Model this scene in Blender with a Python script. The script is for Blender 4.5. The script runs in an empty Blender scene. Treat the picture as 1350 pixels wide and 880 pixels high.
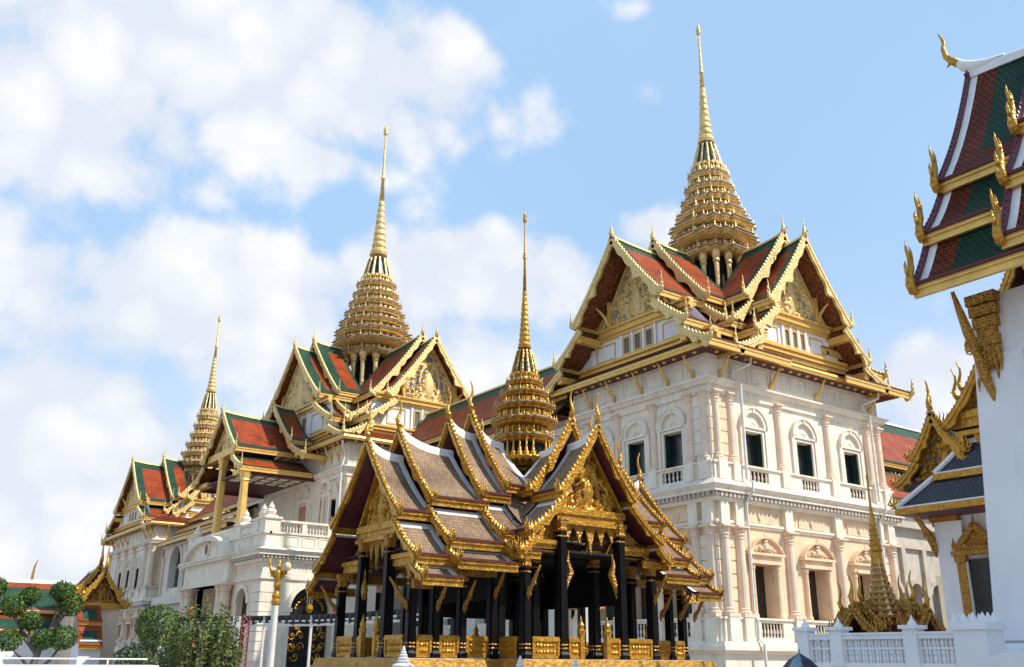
import bpy, math, random
from mathutils import Vector, Matrix, noise
rnd = random.Random(7)
R = math.radians
scene = bpy.context.scene
COL = scene.collection

# ------------------------------------------------------------------ camera
EYE = Vector((0, 0, 2.0))
YAW, PIT, ROL = R(54.4856), R(19.2995), R(.5128)
fw = Vector((math.cos(PIT)*math.cos(YAW), math.cos(PIT)*math.sin(YAW), math.sin(PIT)))
rt = Vector((math.sin(YAW), -math.cos(YAW), 0)); up = rt.cross(fw)
rt2 = rt*math.cos(ROL) + up*math.sin(ROL); up2 = up*math.cos(ROL) - rt*math.sin(ROL)
cam = bpy.data.cameras.new('camera'); camo = bpy.data.objects.new('camera', cam); COL.objects.link(camo)
camo.matrix_world = Matrix(((rt2.x, up2.x, -fw.x, EYE.x), (rt2.y, up2.y, -fw.y, EYE.y), (rt2.z, up2.z, -fw.z, EYE.z), (0, 0, 0, 1)))
cam.sensor_width = 36; cam.sensor_fit = 'HORIZONTAL'; cam.lens = 36*1222/1350
cam.clip_start = .1; cam.clip_end = 3000
scene.camera = camo

# ------------------------------------------------------------------ light
SUN_EL, SUN_AZ = R(47), R(-50)           # azimuth of the direction towards the sun, from +X
sd = Vector((math.cos(SUN_EL)*math.cos(SUN_AZ), math.cos(SUN_EL)*math.sin(SUN_AZ), math.sin(SUN_EL)))
sl = bpy.data.lights.new('sun', 'SUN'); sl.energy = 5.0; sl.angle = R(.5); sl.color = (1, .93, .82)
so = bpy.data.objects.new('sun', sl); COL.objects.link(so); so.location = (0, 0, 80)
so.rotation_euler = sd.to_track_quat('Z', 'Y').to_euler()
scene.view_settings.view_transform = 'Standard'; scene.view_settings.look = 'None'
scene.view_settings.exposure = .22; scene.view_settings.gamma = 1

def build_world():
    w = bpy.data.worlds.new('World'); scene.world = w; w.use_nodes = True
    nt = w.node_tree; N = nt.nodes; L = nt.links
    for n in list(N): N.remove(n)
    out = N.new('ShaderNodeOutputWorld'); bg = N.new('ShaderNodeBackground'); L.new(bg.outputs[0], out.inputs[0])
    sky = N.new('ShaderNodeTexSky'); sky.sky_type = 'NISHITA'; sky.sun_disc = False
    sky.sun_elevation = SUN_EL; sky.sun_rotation = math.pi/2 - SUN_AZ
    sky.air_density = 1.0; sky.dust_density = 1.2; sky.ozone_density = 1.4
    bg.inputs[1].default_value = .088
    tc = N.new('ShaderNodeTexCoord'); vec = tc.outputs['Generated']
    def math_(op, a, b=None, c=None, clamp=False):
        n = N.new('ShaderNodeMath'); n.operation = op; n.use_clamp = clamp
        for i, x in enumerate((a, b, c)):
            if x is None: continue
            if isinstance(x, (int, float)): n.inputs[i].default_value = x
            else: L.new(x, n.inputs[i])
        return n.outputs[0]
    # billows: warped noise on the direction
    def nz(scale, detail, rough, dist=0, w0=None):
        n = N.new('ShaderNodeTexNoise'); n.inputs['Scale'].default_value = scale; n.inputs['Detail'].default_value = detail
        n.inputs['Roughness'].default_value = rough; n.inputs['Distortion'].default_value = dist
        L.new(vec, n.inputs['Vector']); return n.outputs['Fac']
    n1 = nz(5.5, 12, .60, .15); n2 = nz(17, 6, .55); n3 = nz(2.2, 5, .5)
    best = None
    for (d, s, sx, amt) in CLOUDS:
        d = Vector(d).normalized()
        h = Vector((-d.y, d.x, 0)).normalized(); v = d.cross(h)
        # elliptical distance: (dir.h/sx)^2 + (dir.v/s)^2
        dh = N.new('ShaderNodeVectorMath'); dh.operation = 'DOT_PRODUCT'; L.new(vec, dh.inputs[0]); dh.inputs[1].default_value = h/sx
        dv = N.new('ShaderNodeVectorMath'); dv.operation = 'DOT_PRODUCT'; L.new(vec, dv.inputs[0]); dv.inputs[1].default_value = v/s
        df = N.new('ShaderNodeVectorMath'); df.operation = 'DOT_PRODUCT'; L.new(vec, df.inputs[0]); df.inputs[1].default_value = d
        q = math_('ADD', math_('MULTIPLY', dh.outputs['Value'], dh.outputs['Value']), math_('MULTIPLY', dv.outputs['Value'], dv.outputs['Value']))
        f = math_('MULTIPLY', math_('SUBTRACT', 1.0, math_('SQRT', q)), amt)
        f = math_('MULTIPLY', math_('MAXIMUM', f, -1.0), math_('GREATER_THAN', df.outputs['Value'], 0))
        f = math_('ADD', f, math_('MULTIPLY', math_('LESS_THAN', df.outputs['Value'], 0), -1.0))
        best = f if best is None else math_('SMOOTH_MAX', best, f, .15)
    dens = math_('ADD', best, math_('MULTIPLY', math_('SUBTRACT', n1, .5), 1.75))
    vo = N.new('ShaderNodeTexVoronoi'); vo.feature = 'F1'; vo.inputs['Scale'].default_value = 12; vo.inputs['Detail'].default_value = 1.0; vo.inputs['Roughness'].default_value = .5
    wv = N.new('ShaderNodeVectorMath'); wv.operation = 'ADD'; sc_ = N.new('ShaderNodeVectorMath'); sc_.operation = 'SCALE'; sc_.inputs['Scale'].default_value = .05
    nc = N.new('ShaderNodeTexNoise'); nc.inputs['Scale'].default_value = 9; nc.inputs['Detail'].default_value = 5; L.new(vec, nc.inputs['Vector'])
    L.new(nc.outputs['Color'], sc_.inputs[0]); L.new(vec, wv.inputs[0]); L.new(sc_.outputs[0], wv.inputs[1]); L.new(wv.outputs[0], vo.inputs['Vector'])
    puff = math_('SUBTRACT', .62, vo.outputs['Distance'])
    dens = math_('ADD', dens, math_('MULTIPLY', puff, .66))
    dens = math_('ADD', dens, math_('MULTIPLY', math_('SUBTRACT', n2, .5), .5))
    mr = N.new('ShaderNodeMapRange'); mr.interpolation_type = 'SMOOTHSTEP'
    L.new(dens, mr.inputs[0]); mr.inputs[1].default_value = -.10; mr.inputs[2].default_value = .36
    mask = math_('MULTIPLY', mr.outputs[0], .93)
    # thin veil of high haze, thicker near the horizon
    sep = N.new('ShaderNodeSeparateXYZ'); L.new(vec, sep.inputs[0])
    hz = N.new('ShaderNodeMapRange'); L.new(sep.outputs[2], hz.inputs[0])
    hz.inputs[1].default_value = 0; hz.inputs[2].default_value = .75; hz.inputs[3].default_value = 1.0; hz.inputs[4].default_value = .88
    veil = math_('ADD', hz.outputs[0], math_('MULTIPLY', math_('SUBTRACT', n3, .5), .25), None, True)
    def mix(a, b, f):
        m = N.new('ShaderNodeMix'); m.data_type = 'RGBA'; L.new(f, m.inputs['Factor'])
        for s, x in ((6, a), (7, b)):
            if isinstance(x, tuple): m.inputs[s].default_value = x
            else: L.new(x, m.inputs[s])
        return m.outputs[2]
    hl = N.new('ShaderNodeMapRange'); L.new(sep.outputs[2], hl.inputs[0]); hl.interpolation_type = 'SMOOTHSTEP'
    hl.inputs[1].default_value = -.02; hl.inputs[2].default_value = .46; hl.inputs[3].default_value = .85; hl.inputs[4].default_value = 0
    # cloud body: bright tops, grey-blue bellies
    cs = N.new('ShaderNodeMapRange'); L.new(math_('ADD', n1, math_('MULTIPLY', puff, .45)), cs.inputs[0]); cs.inputs[1].default_value = .40; cs.inputs[2].default_value = .64
    body = mix((7.9, 8.35, 9.2, 1), (9.9, 9.9, 10.0, 1), cs.outputs[0])
    c = mix(sky.outputs[0], (4.35, 6.75, 10.0, 1), veil)
    c = mix(c, (8.3, 8.9, 9.7, 1), hl.outputs[0])
    c = mix(c, body, mask)
    L.new(c, bg.inputs[0])

CLOUDS = []          # (direction, vertical size, horizontal size, amount)
def cl(u, v, su, sv, amt=1.0):
    """A cloud bank by the direction it lies in, sizes in thousandths of a radian."""
    d = fw*1222 + rt2*(u-675) - up2*(v-440)
    CLOUDS.append((tuple(d.normalized()), sv/1222, su/1222, amt))
cl(330, 60, 420, 150); cl(60, 150, 260, 120, .9); cl(430, 215, 110, 40, .6)
cl(270, 400, 360, 120); cl(600, 360, 220, 90); cl(60, 560, 170, 130, 1.0); cl(180, 660, 420, 150, .9); cl(100, 790, 500, 120, .5); cl(480, 620, 300, 160, .7)
cl(1210, 500, 110, 70, .9); cl(862, 300, 60, 34, .8); cl(500, 480, 300, 110, .9); cl(850, 10, 50, 18, .3)
cl(740, 350, 70, 60, .8); cl(-500, 300, 500, 250); cl(2300, 400, 600, 200, .8); cl(1800, 700, 500, 120, .8); cl(1300, 560, 160, 60, .7)
build_world()

# ------------------------------------------------------------------ materials
def mat(name, base, rough=.7, metal=0.0, var=.12, vscale=3.0, bump=.0, bscale=20., dark=None, dscale=1.2, damt=.0, spec=.4, streak=0., kind='noise'):
    m = bpy.data.materials.new(name); m.use_nodes = True
    nt = m.node_tree; N = nt.nodes; L = nt.links; b = N['Principled BSDF']
    b.inputs['Roughness'].default_value = rough; b.inputs['Metallic'].default_value = metal
    b.inputs['Specular IOR Level'].default_value = spec
    tc = N.new('ShaderNodeTexCoord'); co = tc.outputs['Object']
    n = N.new('ShaderNodeTexNoise'); n.inputs['Scale'].default_value = vscale; n.inputs['Detail'].default_value = 6; L.new(co, n.inputs['Vector'])
    rp = N.new('ShaderNodeValToRGB'); e = rp.color_ramp.elements
    e[0].position = .3; e[1].position = .7
    e[0].color = tuple(c*(1-var*1.4) for c in base)+(1,); e[1].color = tuple(min(1, c*(1+var)) for c in base)+(1,)
    L.new(n.outputs['Fac'], rp.inputs[0]); col = rp.outputs[0]
    if damt:
        n2 = N.new('ShaderNodeTexNoise'); n2.inputs['Scale'].default_value = dscale; n2.inputs['Detail'].default_value = 8; n2.inputs['Roughness'].default_value = .7
        mp = N.new('ShaderNodeMapping'); mp.inputs['Scale'].default_value = (1, 1, 1-.85*streak); L.new(co, mp.inputs[0]); L.new(mp.outputs[0], n2.inputs['Vector'])
        mr = N.new('ShaderNodeMapRange'); L.new(n2.outputs['Fac'], mr.inputs[0]); mr.inputs[1].default_value = .5; mr.inputs[2].default_value = .75; mr.inputs[4].default_value = damt
        mx = N.new('ShaderNodeMix'); mx.data_type = 'RGBA'; L.new(mr.outputs[0], mx.inputs['Factor']); L.new(col, mx.inputs[6]); mx.inputs[7].default_value = tuple(dark)+(1,)
        col = mx.outputs[2]
    L.new(col, b.inputs['Base Color'])
    if bump:
        if kind == 'carved':
            v = N.new('ShaderNodeTexVoronoi'); v.inputs['Scale'].default_value = bscale; L.new(co, v.inputs['Vector']); h = v.outputs['Distance']
        else:
            v = N.new('ShaderNodeTexNoise'); v.inputs['Scale'].default_value = bscale; v.inputs['Detail'].default_value = 4; L.new(co, v.inputs['Vector']); h = v.outputs['Fac']
        bp = N.new('ShaderNodeBump'); bp.inputs['Strength'].default_value = bump; bp.inputs['Distance'].default_value = .05
        L.new(h, bp.inputs['Height']); L.new(bp.outputs[0], b.inputs['Normal'])
    return m

def tile(name, c1, c2, w=.16, h=.22, rough=.35, bump=.6, mortar=(.02, .015, .01), spec=.5, ms=.012):
    """Glazed roof tiles from the mesh's own UV (metres along the ridge, metres down the slope)."""
    m = bpy.data.materials.new(name); m.use_nodes = True
    nt = m.node_tree; N = nt.nodes; L = nt.links; b = N['Principled BSDF']
    b.inputs['Roughness'].default_value = rough; b.inputs['Specular IOR Level'].default_value = spec
    tc = N.new('ShaderNodeTexCoord')
    br = N.new('ShaderNodeTexBrick'); L.new(tc.outputs['UV'], br.inputs['Vector'])
    br.inputs['Scale'].default_value = 1; br.inputs['Brick Width'].default_value = w; br.inputs['Row Height'].default_value = h
    br.inputs['Mortar Size'].default_value = ms; br.inputs['Mortar Smooth'].default_value = .4
    br.inputs['Color1'].default_value = tuple(c1)+(1,); br.inputs['Color2'].default_value = tuple(c2)+(1,); br.inputs['Mortar'].default_value = tuple(mortar)+(1,)
    n = N.new('ShaderNodeTexNoise'); n.inputs['Scale'].default_value = .9; n.inputs['Detail'].default_value = 7; L.new(tc.outputs['Object'], n.inputs['Vector'])
    mr = N.new('ShaderNodeMapRange'); L.new(n.outputs['Fac'], mr.inputs[0]); mr.inputs[1].default_value = .3; mr.inputs[2].default_value = .7; mr.inputs[3].default_value = .62; mr.inputs[4].default_value = 1.2
    mx = N.new('ShaderNodeMix'); mx.data_type = 'RGBA'; mx.blend_type = 'MULTIPLY'; mx.inputs['Factor'].default_value = 1
    L.new(br.outputs['Color'], mx.inputs[6]); L.new(mr.outputs[0], mx.inputs[7]); L.new(mx.outputs[2], b.inputs['Base Color'])
    # every course rises towards its lower edge
    sp = N.new('ShaderNodeSeparateXYZ'); L.new(tc.outputs['UV'], sp.inputs[0])
    f = N.new('ShaderNodeMath'); f.operation = 'DIVIDE'; L.new(sp.outputs[1], f.inputs[0]); f.inputs[1].default_value = h
    g = N.new('ShaderNodeMath'); g.operation = 'FRACT'; L.new(f.outputs[0], g.inputs[0])
    s = N.new('ShaderNodeMath'); s.operation = 'SUBTRACT'; L.new(g.outputs[0], s.inputs[0]); L.new(br.outputs['Fac'], s.inputs[1])
    bp = N.new('ShaderNodeBump'); bp.inputs['Strength'].default_value = bump; bp.inputs['Distance'].default_value = .04
    L.new(s.outputs[0], bp.inputs['Height']); L.new(bp.outputs[0], b.inputs['Normal'])
    return m

M = {}
M['white'] = mat('white_stucco', (.79, .70, .57), .8, var=.06, vscale=1.2, dark=(.40, .34, .27), dscale=2.6, damt=.6, streak=.8, bump=.06, bscale=30)
M['cream'] = mat('cream_stucco', (.77, .56, .37), .8, var=.08, vscale=1.2, dark=(.42, .31, .21), dscale=2.6, damt=.55, streak=.8, bump=.06, bscale=30)
M['pink'] = mat('pink_stucco', (.76, .59, .44), .8, var=.08, vscale=1.2, dark=(.5, .38, .3), damt=.35, dscale=2)
M['grey_stucco'] = mat('grey_stucco', (.52, .47, .40), .85, var=.1, vscale=1.5, dark=(.25, .22, .19), damt=.5, dscale=2.2, streak=.6)
M['plaster'] = mat('white_plaster', (.80, .79, .78), .7, var=.04, vscale=.8, dark=(.50, .48, .45), damt=.5, dscale=1.9, streak=.9)
M['ridge'] = mat('white_ridge_plaster', (.80, .78, .75), .65, var=.06, vscale=3, dark=(.45, .42, .4), damt=.4, dscale=5)
M['gold'] = mat('gilded_gold', (.56, .285, .03), .36, .5, var=.22, vscale=9, bump=.35, bscale=14, dark=(.20, .08, .012), damt=.5, dscale=6, kind='carved', spec=.6)
M['gold_plinth'] = mat('worn_gold_plinth', (.46, .24, .03), .5, .3, var=.25, vscale=6, bump=.25, bscale=11, dark=(.15, .06, .01), damt=.5, dscale=4, kind='carved')
M['gold_dark'] = mat('dark_gilded_wood', (.50, .25, .04), .42, .45, var=.3, vscale=20, bump=.7, bscale=22, dark=(.10, .03, .01), damt=.75, dscale=16, kind='carved')
M['gold_pale'] = mat('pale_gilding', (.78, .56, .22), .42, .25, var=.18, vscale=9, bump=.5, bscale=14, dark=(.28, .15, .05), damt=.55, dscale=8, kind='carved')
M['gold_band'] = mat('painted_gold_band', (.78, .49, .13), .4, .3, var=.1, vscale=4, dark=(.4, .2, .05), damt=.35, dscale=6)
M['spire_gold'] = mat('spire_gold', (.80, .55, .21), .40, .3, var=.2, vscale=3, bump=.45, bscale=9, dark=(.30, .17, .05), damt=.55, dscale=3.5, kind='carved')
M['spire_shade'] = mat('spire_recess_shade', (.16, .08, .03), .6, .2, var=.4, vscale=8)  # shade between the spire ledges, put into a dark brown colour
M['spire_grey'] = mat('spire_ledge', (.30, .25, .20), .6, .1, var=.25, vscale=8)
M['recess_shade'] = mat('painted_recess_shade', (.05, .022, .012), .8, var=.3)  # near-black colour that paints the shade in recesses and openings
M['blue'] = mat('blue_mosaic', (.05, .09, .12), .3, .1, var=.35, vscale=25, bump=.3, bscale=40)
M['pale_blue'] = mat('pale_blue_ground', (.24, .25, .28), .6, var=.15, vscale=10)
M['soffit'] = mat('maroon_soffit', (.16, .035, .015), .6, var=.25, vscale=3, dark=(.62, .36, .07), dscale=7, damt=.9)
M['maroon'] = mat('maroon_paint', (.10, .018, .02), .5, var=.2, vscale=6)
M['purple'] = mat('purple_red_edge', (.13, .022, .035), .45, var=.2, vscale=6)
M['black_col'] = mat('black_glass_mosaic', (.006, .005, .006), .34, .0, var=.4, vscale=30, bump=.2, bscale=45, spec=.18)
M['shade_in'] = mat('interior_shade', (.012, .010, .009), .8, var=.3)  # shade under roofs and spires painted as a near-black colour
M['pane'] = mat('dark_window', (.020, .022, .022), .25, var=.5, vscale=.9, spec=.5)
M['shutter'] = mat('dark_green_shutter', (.012, .035, .032), .45, var=.3)
M['curtain'] = mat('grey_blind', (.16, .15, .14), .8, var=.2, vscale=2)
M['brown_door'] = mat('brown_door', (.20, .05, .025), .5, var=.3, vscale=5)
M['amber'] = mat('wooden_panel', (.40, .19, .06), .5, var=.25, vscale=5)
M['iron'] = mat('black_iron', (.015, .015, .016), .4, .3, var=.3)
M['pipe'] = mat('white_pipe', (.70, .66, .60), .5, var=.06)
M['orange'] = tile('orange_glazed_tile', (.40, .068, .012), (.30, .046, .010), rough=.5, spec=.2)
M['green'] = tile('green_glazed_tile', (.012, .062, .034), (.018, .08, .044), rough=.45, spec=.25)
M['brown'] = tile('brown_clay_tile', (.37, .25, .16), (.26, .175, .115), .07, .11, .7, .7, mortar=(.15, .10, .065), spec=.08, ms=.007)
M['slate'] = tile('dark_slate_tile', (.035, .036, .05), (.05, .05, .065), .12, .16, .4)
M['redtile'] = tile('dark_red_tile', (.27, .048, .016), (.18, .030, .012), .12, .09, .6, .8, spec=.1)
M['deepgreen'] = tile('deep_green_tile', (.010, .060, .030), (.018, .075, .038), .12, .09, .55, .8, spec=.12)
M['leaf'] = mat('topiary_leaf', (.075, .13, .022), .6, var=.45, vscale=2.5, spec=.2)
M['leaf2'] = mat('feathery_leaf', (.14, .185, .04), .6, var=.5, vscale=2.0, spec=.2)
M['leaf3'] = mat('pruned_tree_leaf', (.075, .14, .03), .6, var=.45, vscale=2.5, spec=.2)
M['bark'] = mat('bark', (.16, .13, .11), .9, var=.3, vscale=8, bump=.5, bscale=20)
M['flower'] = mat('orange_flower', (.6, .12, .03), .6)
M['paving'] = mat('grey_paving', (.28, .26, .24), .85, var=.15, vscale=.4, dark=(.16, .15, .14), damt=.4, dscale=.8)
M['purple_cloth'] = mat('purple_cloth', (.03, .02, .05), .5, var=.2)
M['cyan_cloth'] = mat('pale_blue_cloth', (.13, .20, .27), .6)
M['red_paint'] = mat('red_paint', (.35, .05, .035), .5)
M['grey_metal'] = mat('grey_metal', (.35, .36, .37), .4, .6)
M['mosaic'] = mat('porcelain_mosaic', (.50, .26, .08), .45, .1, var=.4, vscale=30, bump=.4, bscale=40, dark=(.42, .12, .03), damt=1.0, dscale=14)

# ------------------------------------------------------------------ mesh builder
class MB:
    def __init__(s): s.v = []; s.f = []; s.mi = []; s.uv = []
    def add(s, pts, faces, mi=0, uvs=None):
        b = len(s.v); s.v.extend([tuple(p) for p in pts])
        for k, f in enumerate(faces):
            s.f.append(tuple(i+b for i in f)); s.mi.append(mi); s.uv.append(uvs[k] if uvs else None)
    def quad(s, a, b, c, d, mi=0, uv=None): s.add((a, b, c, d), ((0, 1, 2, 3),), mi, [uv] if uv else None)
    def tri(s, a, b, c, mi=0): s.add((a, b, c), ((0, 1, 2),), mi)
    def hexa(s, P, mi=0):
        """8 corners: bottom ring 0-3, top ring 4-7"""
        s.add(P, ((0, 3, 2, 1), (4, 5, 6, 7), (0, 1, 5, 4), (1, 2, 6, 5), (2, 3, 7, 6), (3, 0, 4, 7)), mi)
    def box(s, x0, x1, y0, y1, z0, z1, mi=0):
        s.hexa([(x0, y0, z0), (x1, y0, z0), (x1, y1, z0), (x0, y1, z0), (x0, y0, z1), (x1, y0, z1), (x1, y1, z1), (x0, y1, z1)], mi)
    def fbox(s, fr, a0, a1, b0, b1, z0, z1, mi=0):
        s.hexa([fr(a0, b0, z0), fr(a1, b0, z0), fr(a1, b1, z0), fr(a0, b1, z0), fr(a0, b0, z1), fr(a1, b0, z1), fr(a1, b1, z1), fr(a0, b1, z1)], mi)
    def rings(s, rs, mi=0, cap=True, closed=True):
        n = len(rs[0]); pts = [p for r in rs for p in r]; fs = []
        for k in range(len(rs)-1):
            for i in range(n if closed else n-1):
                j = (i+1) % n
                fs.append((k*n+i, k*n+j, (k+1)*n+j, (k+1)*n+i))
        if cap: fs.append(tuple(range(n))[::-1]); fs.append(tuple((len(rs)-1)*n+i for i in range(n)))
        s.add(pts, fs, mi)
    def lathe(s, c, prof, seg=12, mi=0, arc=None):
        c = Vector(c); rs = []
        for r, z in prof:
            rs.append([(c.x+r*math.cos(2*math.pi*i/seg), c.y+r*math.sin(2*math.pi*i/seg), c.z+z) for i in range(seg)])
        s.rings(rs, mi)
    def plan(s, c, prof, pl, mi=0):
        c = Vector(c)
        s.rings([[(c.x+x*r, c.y+y*r, c.z+z) for x, y in pl] for r, z in prof], mi)
    def tube(s, path, rad, seg=6, mi=0):
        path = [Vector(p) for p in path]; n = len(path)
        if not isinstance(rad, (list, tuple)): rad = [rad]*n
        rs = []
        ref = Vector((0, 0, 1)) if abs((path[-1]-path[0]).normalized().z) < .9 else Vector((.3, 1, .05))
        for i, p in enumerate(path):
            t = (path[min(i+1, n-1)]-path[max(i-1, 0)]).normalized()
            u = t.cross(ref).normalized(); w = t.cross(u)
            rs.append([p+(u*math.cos(2*math.pi*k/seg)+w*math.sin(2*math.pi*k/seg))*rad[i] for k in range(seg)])
        s.rings(rs, mi)
    def build(s, name, mats, parent=None, loc=None, smooth=False):
        if not isinstance(mats, (list, tuple)): mats = [mats]
        o = Vector(loc) if loc is not None else (root_loc(parent) if parent else Vector((0, 0, 0)))
        me = bpy.data.meshes.new(name)
        me.from_pydata([(p[0]-o.x, p[1]-o.y, p[2]-o.z) for p in s.v], [], s.f)
        for m in mats: me.materials.append(M[m])
        me.polygons.foreach_set('material_index', s.mi)
        if any(u for u in s.uv):
            ul = me.uv_layers.new(name='UVMap'); flat = []
            for f, u in zip(s.f, s.uv):
                for k in range(len(f)): flat.extend(u[k] if u else (0, 0))
            ul.data.foreach_set('uv', flat)
        if smooth: me.polygons.foreach_set('use_smooth', [True]*len(s.f))
        me.update()
        ob = bpy.data.objects.new(name, me); COL.objects.link(ob)
        if parent: ob.parent = parent
        elif loc is not None: ob.location = o
        return ob

def root_loc(p):
    v = Vector(p.location)
    while p.parent: p = p.parent; v += p.location
    return v
def tag(o, label, cat, group=None):
    o['label'] = label; o['category'] = cat
    if group: o['group'] = group
    return o
def thing(name, label, cat, loc, group=None):
    o = bpy.data.objects.new(name, None); COL.objects.link(o); o.location = loc; o.empty_display_size = .3
    return tag(o, label, cat, group)
def inst(src, parent, mw, name=None):
    """A further copy of a part's mesh, under parent, at a world matrix."""
    o = bpy.data.objects.new(name or src.name.split('.')[0], src.data if hasattr(src, 'data') else src); COL.objects.link(o)
    o.parent = parent; o.matrix_local = Matrix.Translation(-root_loc(parent)) @ mw
    return o
def mesh_only(mb, name, mats, smooth=False):
    o = mb.build(name, mats, None, (0, 0, 0), smooth); me = o.data; bpy.data.objects.remove(o); return me
def Fr(c, out, lat):
    cx, cy = c[0], c[1]
    return lambda a, b, z: Vector((cx+out[0]*a+lat[0]*b, cy+out[1]*a+lat[1]*b, z))
def FM(out, lat, p, sc=1.0, flip=1):
    """Matrix whose x is lat*flip, y is out, z is up, at p."""
    x = Vector((lat[0], lat[1], 0))*flip*sc; y = Vector((out[0], out[1], 0))*sc
    return Matrix(((x.x, y.x, 0, p[0]), (x.y, y.y, 0, p[1]), (0, 0, sc, p[2]), (0, 0, 0, 1)))

# ------------------------------------------------------------------ shared ornament meshes
def horn(mb, path, r0, seg=6, mi=0, flat=1.0):
    n = len(path); mb.tube(path, [r0*(1-.93*(i/(n-1))**1.2) for i in range(n)], seg, mi)
def m_naga_cluster():
    """A hang-hong: naga head with a fan of upright flames. x points away from the ridge."""
    mb = MB()
    mb.lathe((0, 0, -.02), [(.02, -.16), (.10, -.12), (.14, -.02), (.12, .08), (.05, .16), (.01, .2)], 8)
    for k, (dx, h, lean) in enumerate(((.10, .62, .10), (.00, .56, .02), (-.10, .46, -.05), (.17, .36, .16), (-.18, .30, -.10))):
        horn(mb, [(dx, 0, .02), (dx+lean*.9+.03, 0, h*.35), (dx+lean*.6-.02, 0, h*.7), (dx+lean*1.1, 0, h)], .055)
    horn(mb, [(.05, 0, -.08), (.18, 0, -.12), (.27, 0, -.02), (.24, 0, .09)], .05)
    for y in (-.09, .09): mb.lathe((.03, y, .04), [(.01, -.05), (.05, 0), (.01, .05)], 6)
    return mesh_only(mb, 'naga_finial', 'gold', True)
def m_naga_slim(matn='gold_pale'):
    """An upright slim hang-hong with a kinked neck (tower roofs)."""
    mb = MB()
    horn(mb, [(-.22, 0, -.10), (-.02, 0, -.16), (.16, 0, -.02), (.14, 0, .22), (.09, 0, .42), (.14, 0, .62), (.12, 0, .9), (.15, 0, 1.2)], .15)
    horn(mb, [(.12, 0, .15), (.26, 0, .30), (.24, 0, .5)], .06)
    horn(mb, [(.10, 0, .48), (.22, 0, .58), (.20, 0, .78)], .05)
    mb.lathe((0, 0, .0), [(.03, -.2), (.15, -.08), (.13, .08), (.03, .2)], 7)
    return mesh_only(mb, 'naga_finial', matn, True)
def m_chofa():
    """Tall curved horn on the apex. y points out of the gable."""
    mb = MB()
    pts = [(0, -.02, 0), (0, .05, .16), (0, .10, .30), (0, .05, .45), (0, -.01, .62), (0, -.02, .8), (0, .02, .95), (0, .08, 1.08), (0, .06, 1.14)]
    mb.tube(pts, [.085, .10, .075, .055, .045, .038, .030, .02, .006], 8)
    horn(mb, [(0, .10, .27), (0, .19, .30), (0, .23, .25)], .035)
    return mesh_only(mb, 'chofa', 'gold', True)
def m_spike():
    """Short bulbed spike on the apex of the tower gables."""
    mb = MB()
    mb.lathe((0, 0, 0), [(.16, -.1), (.22, .04), (.20, .18), (.12, .32), (.15, .42), (.10, .55), (.05, .75), (.045, .95), (.02, 1.25), (.004, 1.7)], 8)
    horn(mb, [(0, .1, .12), (0, .3, .22), (0, .38, .42)], .07)
    return mesh_only(mb, 'apex_spike', 'gold_pale', True)
def m_curl():
    """Slender hang-hong: a neck that swings out and up and splits into three prongs."""
    mb = MB()
    mb.tube([(-.10, 0, -.14), (.04, 0, -.12), (.13, 0, .02), (.10, 0, .20), (.02, 0, .38), (.0, 0, .54)], [.05, .10, .095, .08, .075, .06], 8)
    mb.tube([(.0, 0, .50), (.04, 0, .66), (.10, 0, .80), (.09, 0, .98)], [.055, .045, .03, .006], 6)
    mb.tube([(.0, 0, .48), (-.06, 0, .62), (-.06, 0, .78), (-.02, 0, .90)], [.045, .04, .028, .005], 6)
    mb.tube([(.10, 0, .18), (.20, 0, .26), (.22, 0, .40), (.19, 0, .52)], [.045, .04, .03, .005], 6)
    mb.tube([(.12, 0, .0), (.22, 0, .03), (.27, 0, .12)], [.045, .03, .005], 6)
    return mesh_only(mb, 'naga_finial', 'gold', True)
def m_hook():
    """Great hooked chofa: swings out from the ridge, back in, then tapers upward."""
    mb = MB()
    mb.tube([(0, -.75, -.02), (0, -.40, -.02), (0, -.12, .06), (0, .08, .20), (0, .20, .36)], [.05, .11, .14, .12, .085], 9, 1)
    mb.tube([(0, .16, .30), (0, .30, .44), (0, .42, .62), (0, .45, .82), (0, .42, 1.0), (0, .46, 1.16), (0, .52, 1.26)], [.10, .085, .065, .05, .04, .026, .005], 8, 0)
    mb.tube([(0, .28, .40), (0, .38, .40), (0, .44, .34)], [.05, .03, .005], 6, 0)
    return mesh_only(mb, 'chofa', ['gold', 'ridge'], True)
def m_bracket(matn):
    """Slim carved eave bracket from wall (y=0,z=0) up and out to (y=.75,z=1)."""
    mb = MB()
    pts = [(0, .05, -.1), (0, .04, .05), (0, .13, .25), (0, .28, .38), (0, .40, .55), (0, .58, .80), (0, .74, 1.0)]
    mb.tube(pts, [.01, .07, .10, .065, .085, .05, .035], 6)
    horn(mb, [(0, .10, .20), (0, .20, .12), (0, .22, .0)], .04)
    horn(mb, [(0, .38, .52), (0, .47, .45), (0, .50, .34)], .035)
    return mesh_only(mb, 'eave_bracket', matn, True)
def m_antefix():
    mb = MB(); mb.lathe((0, 0, 0), [(.10, 0), (.13, .12), (.07, .24), (.085, .32), (.03, .45), (.004, .66)], 5); return mb
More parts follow.
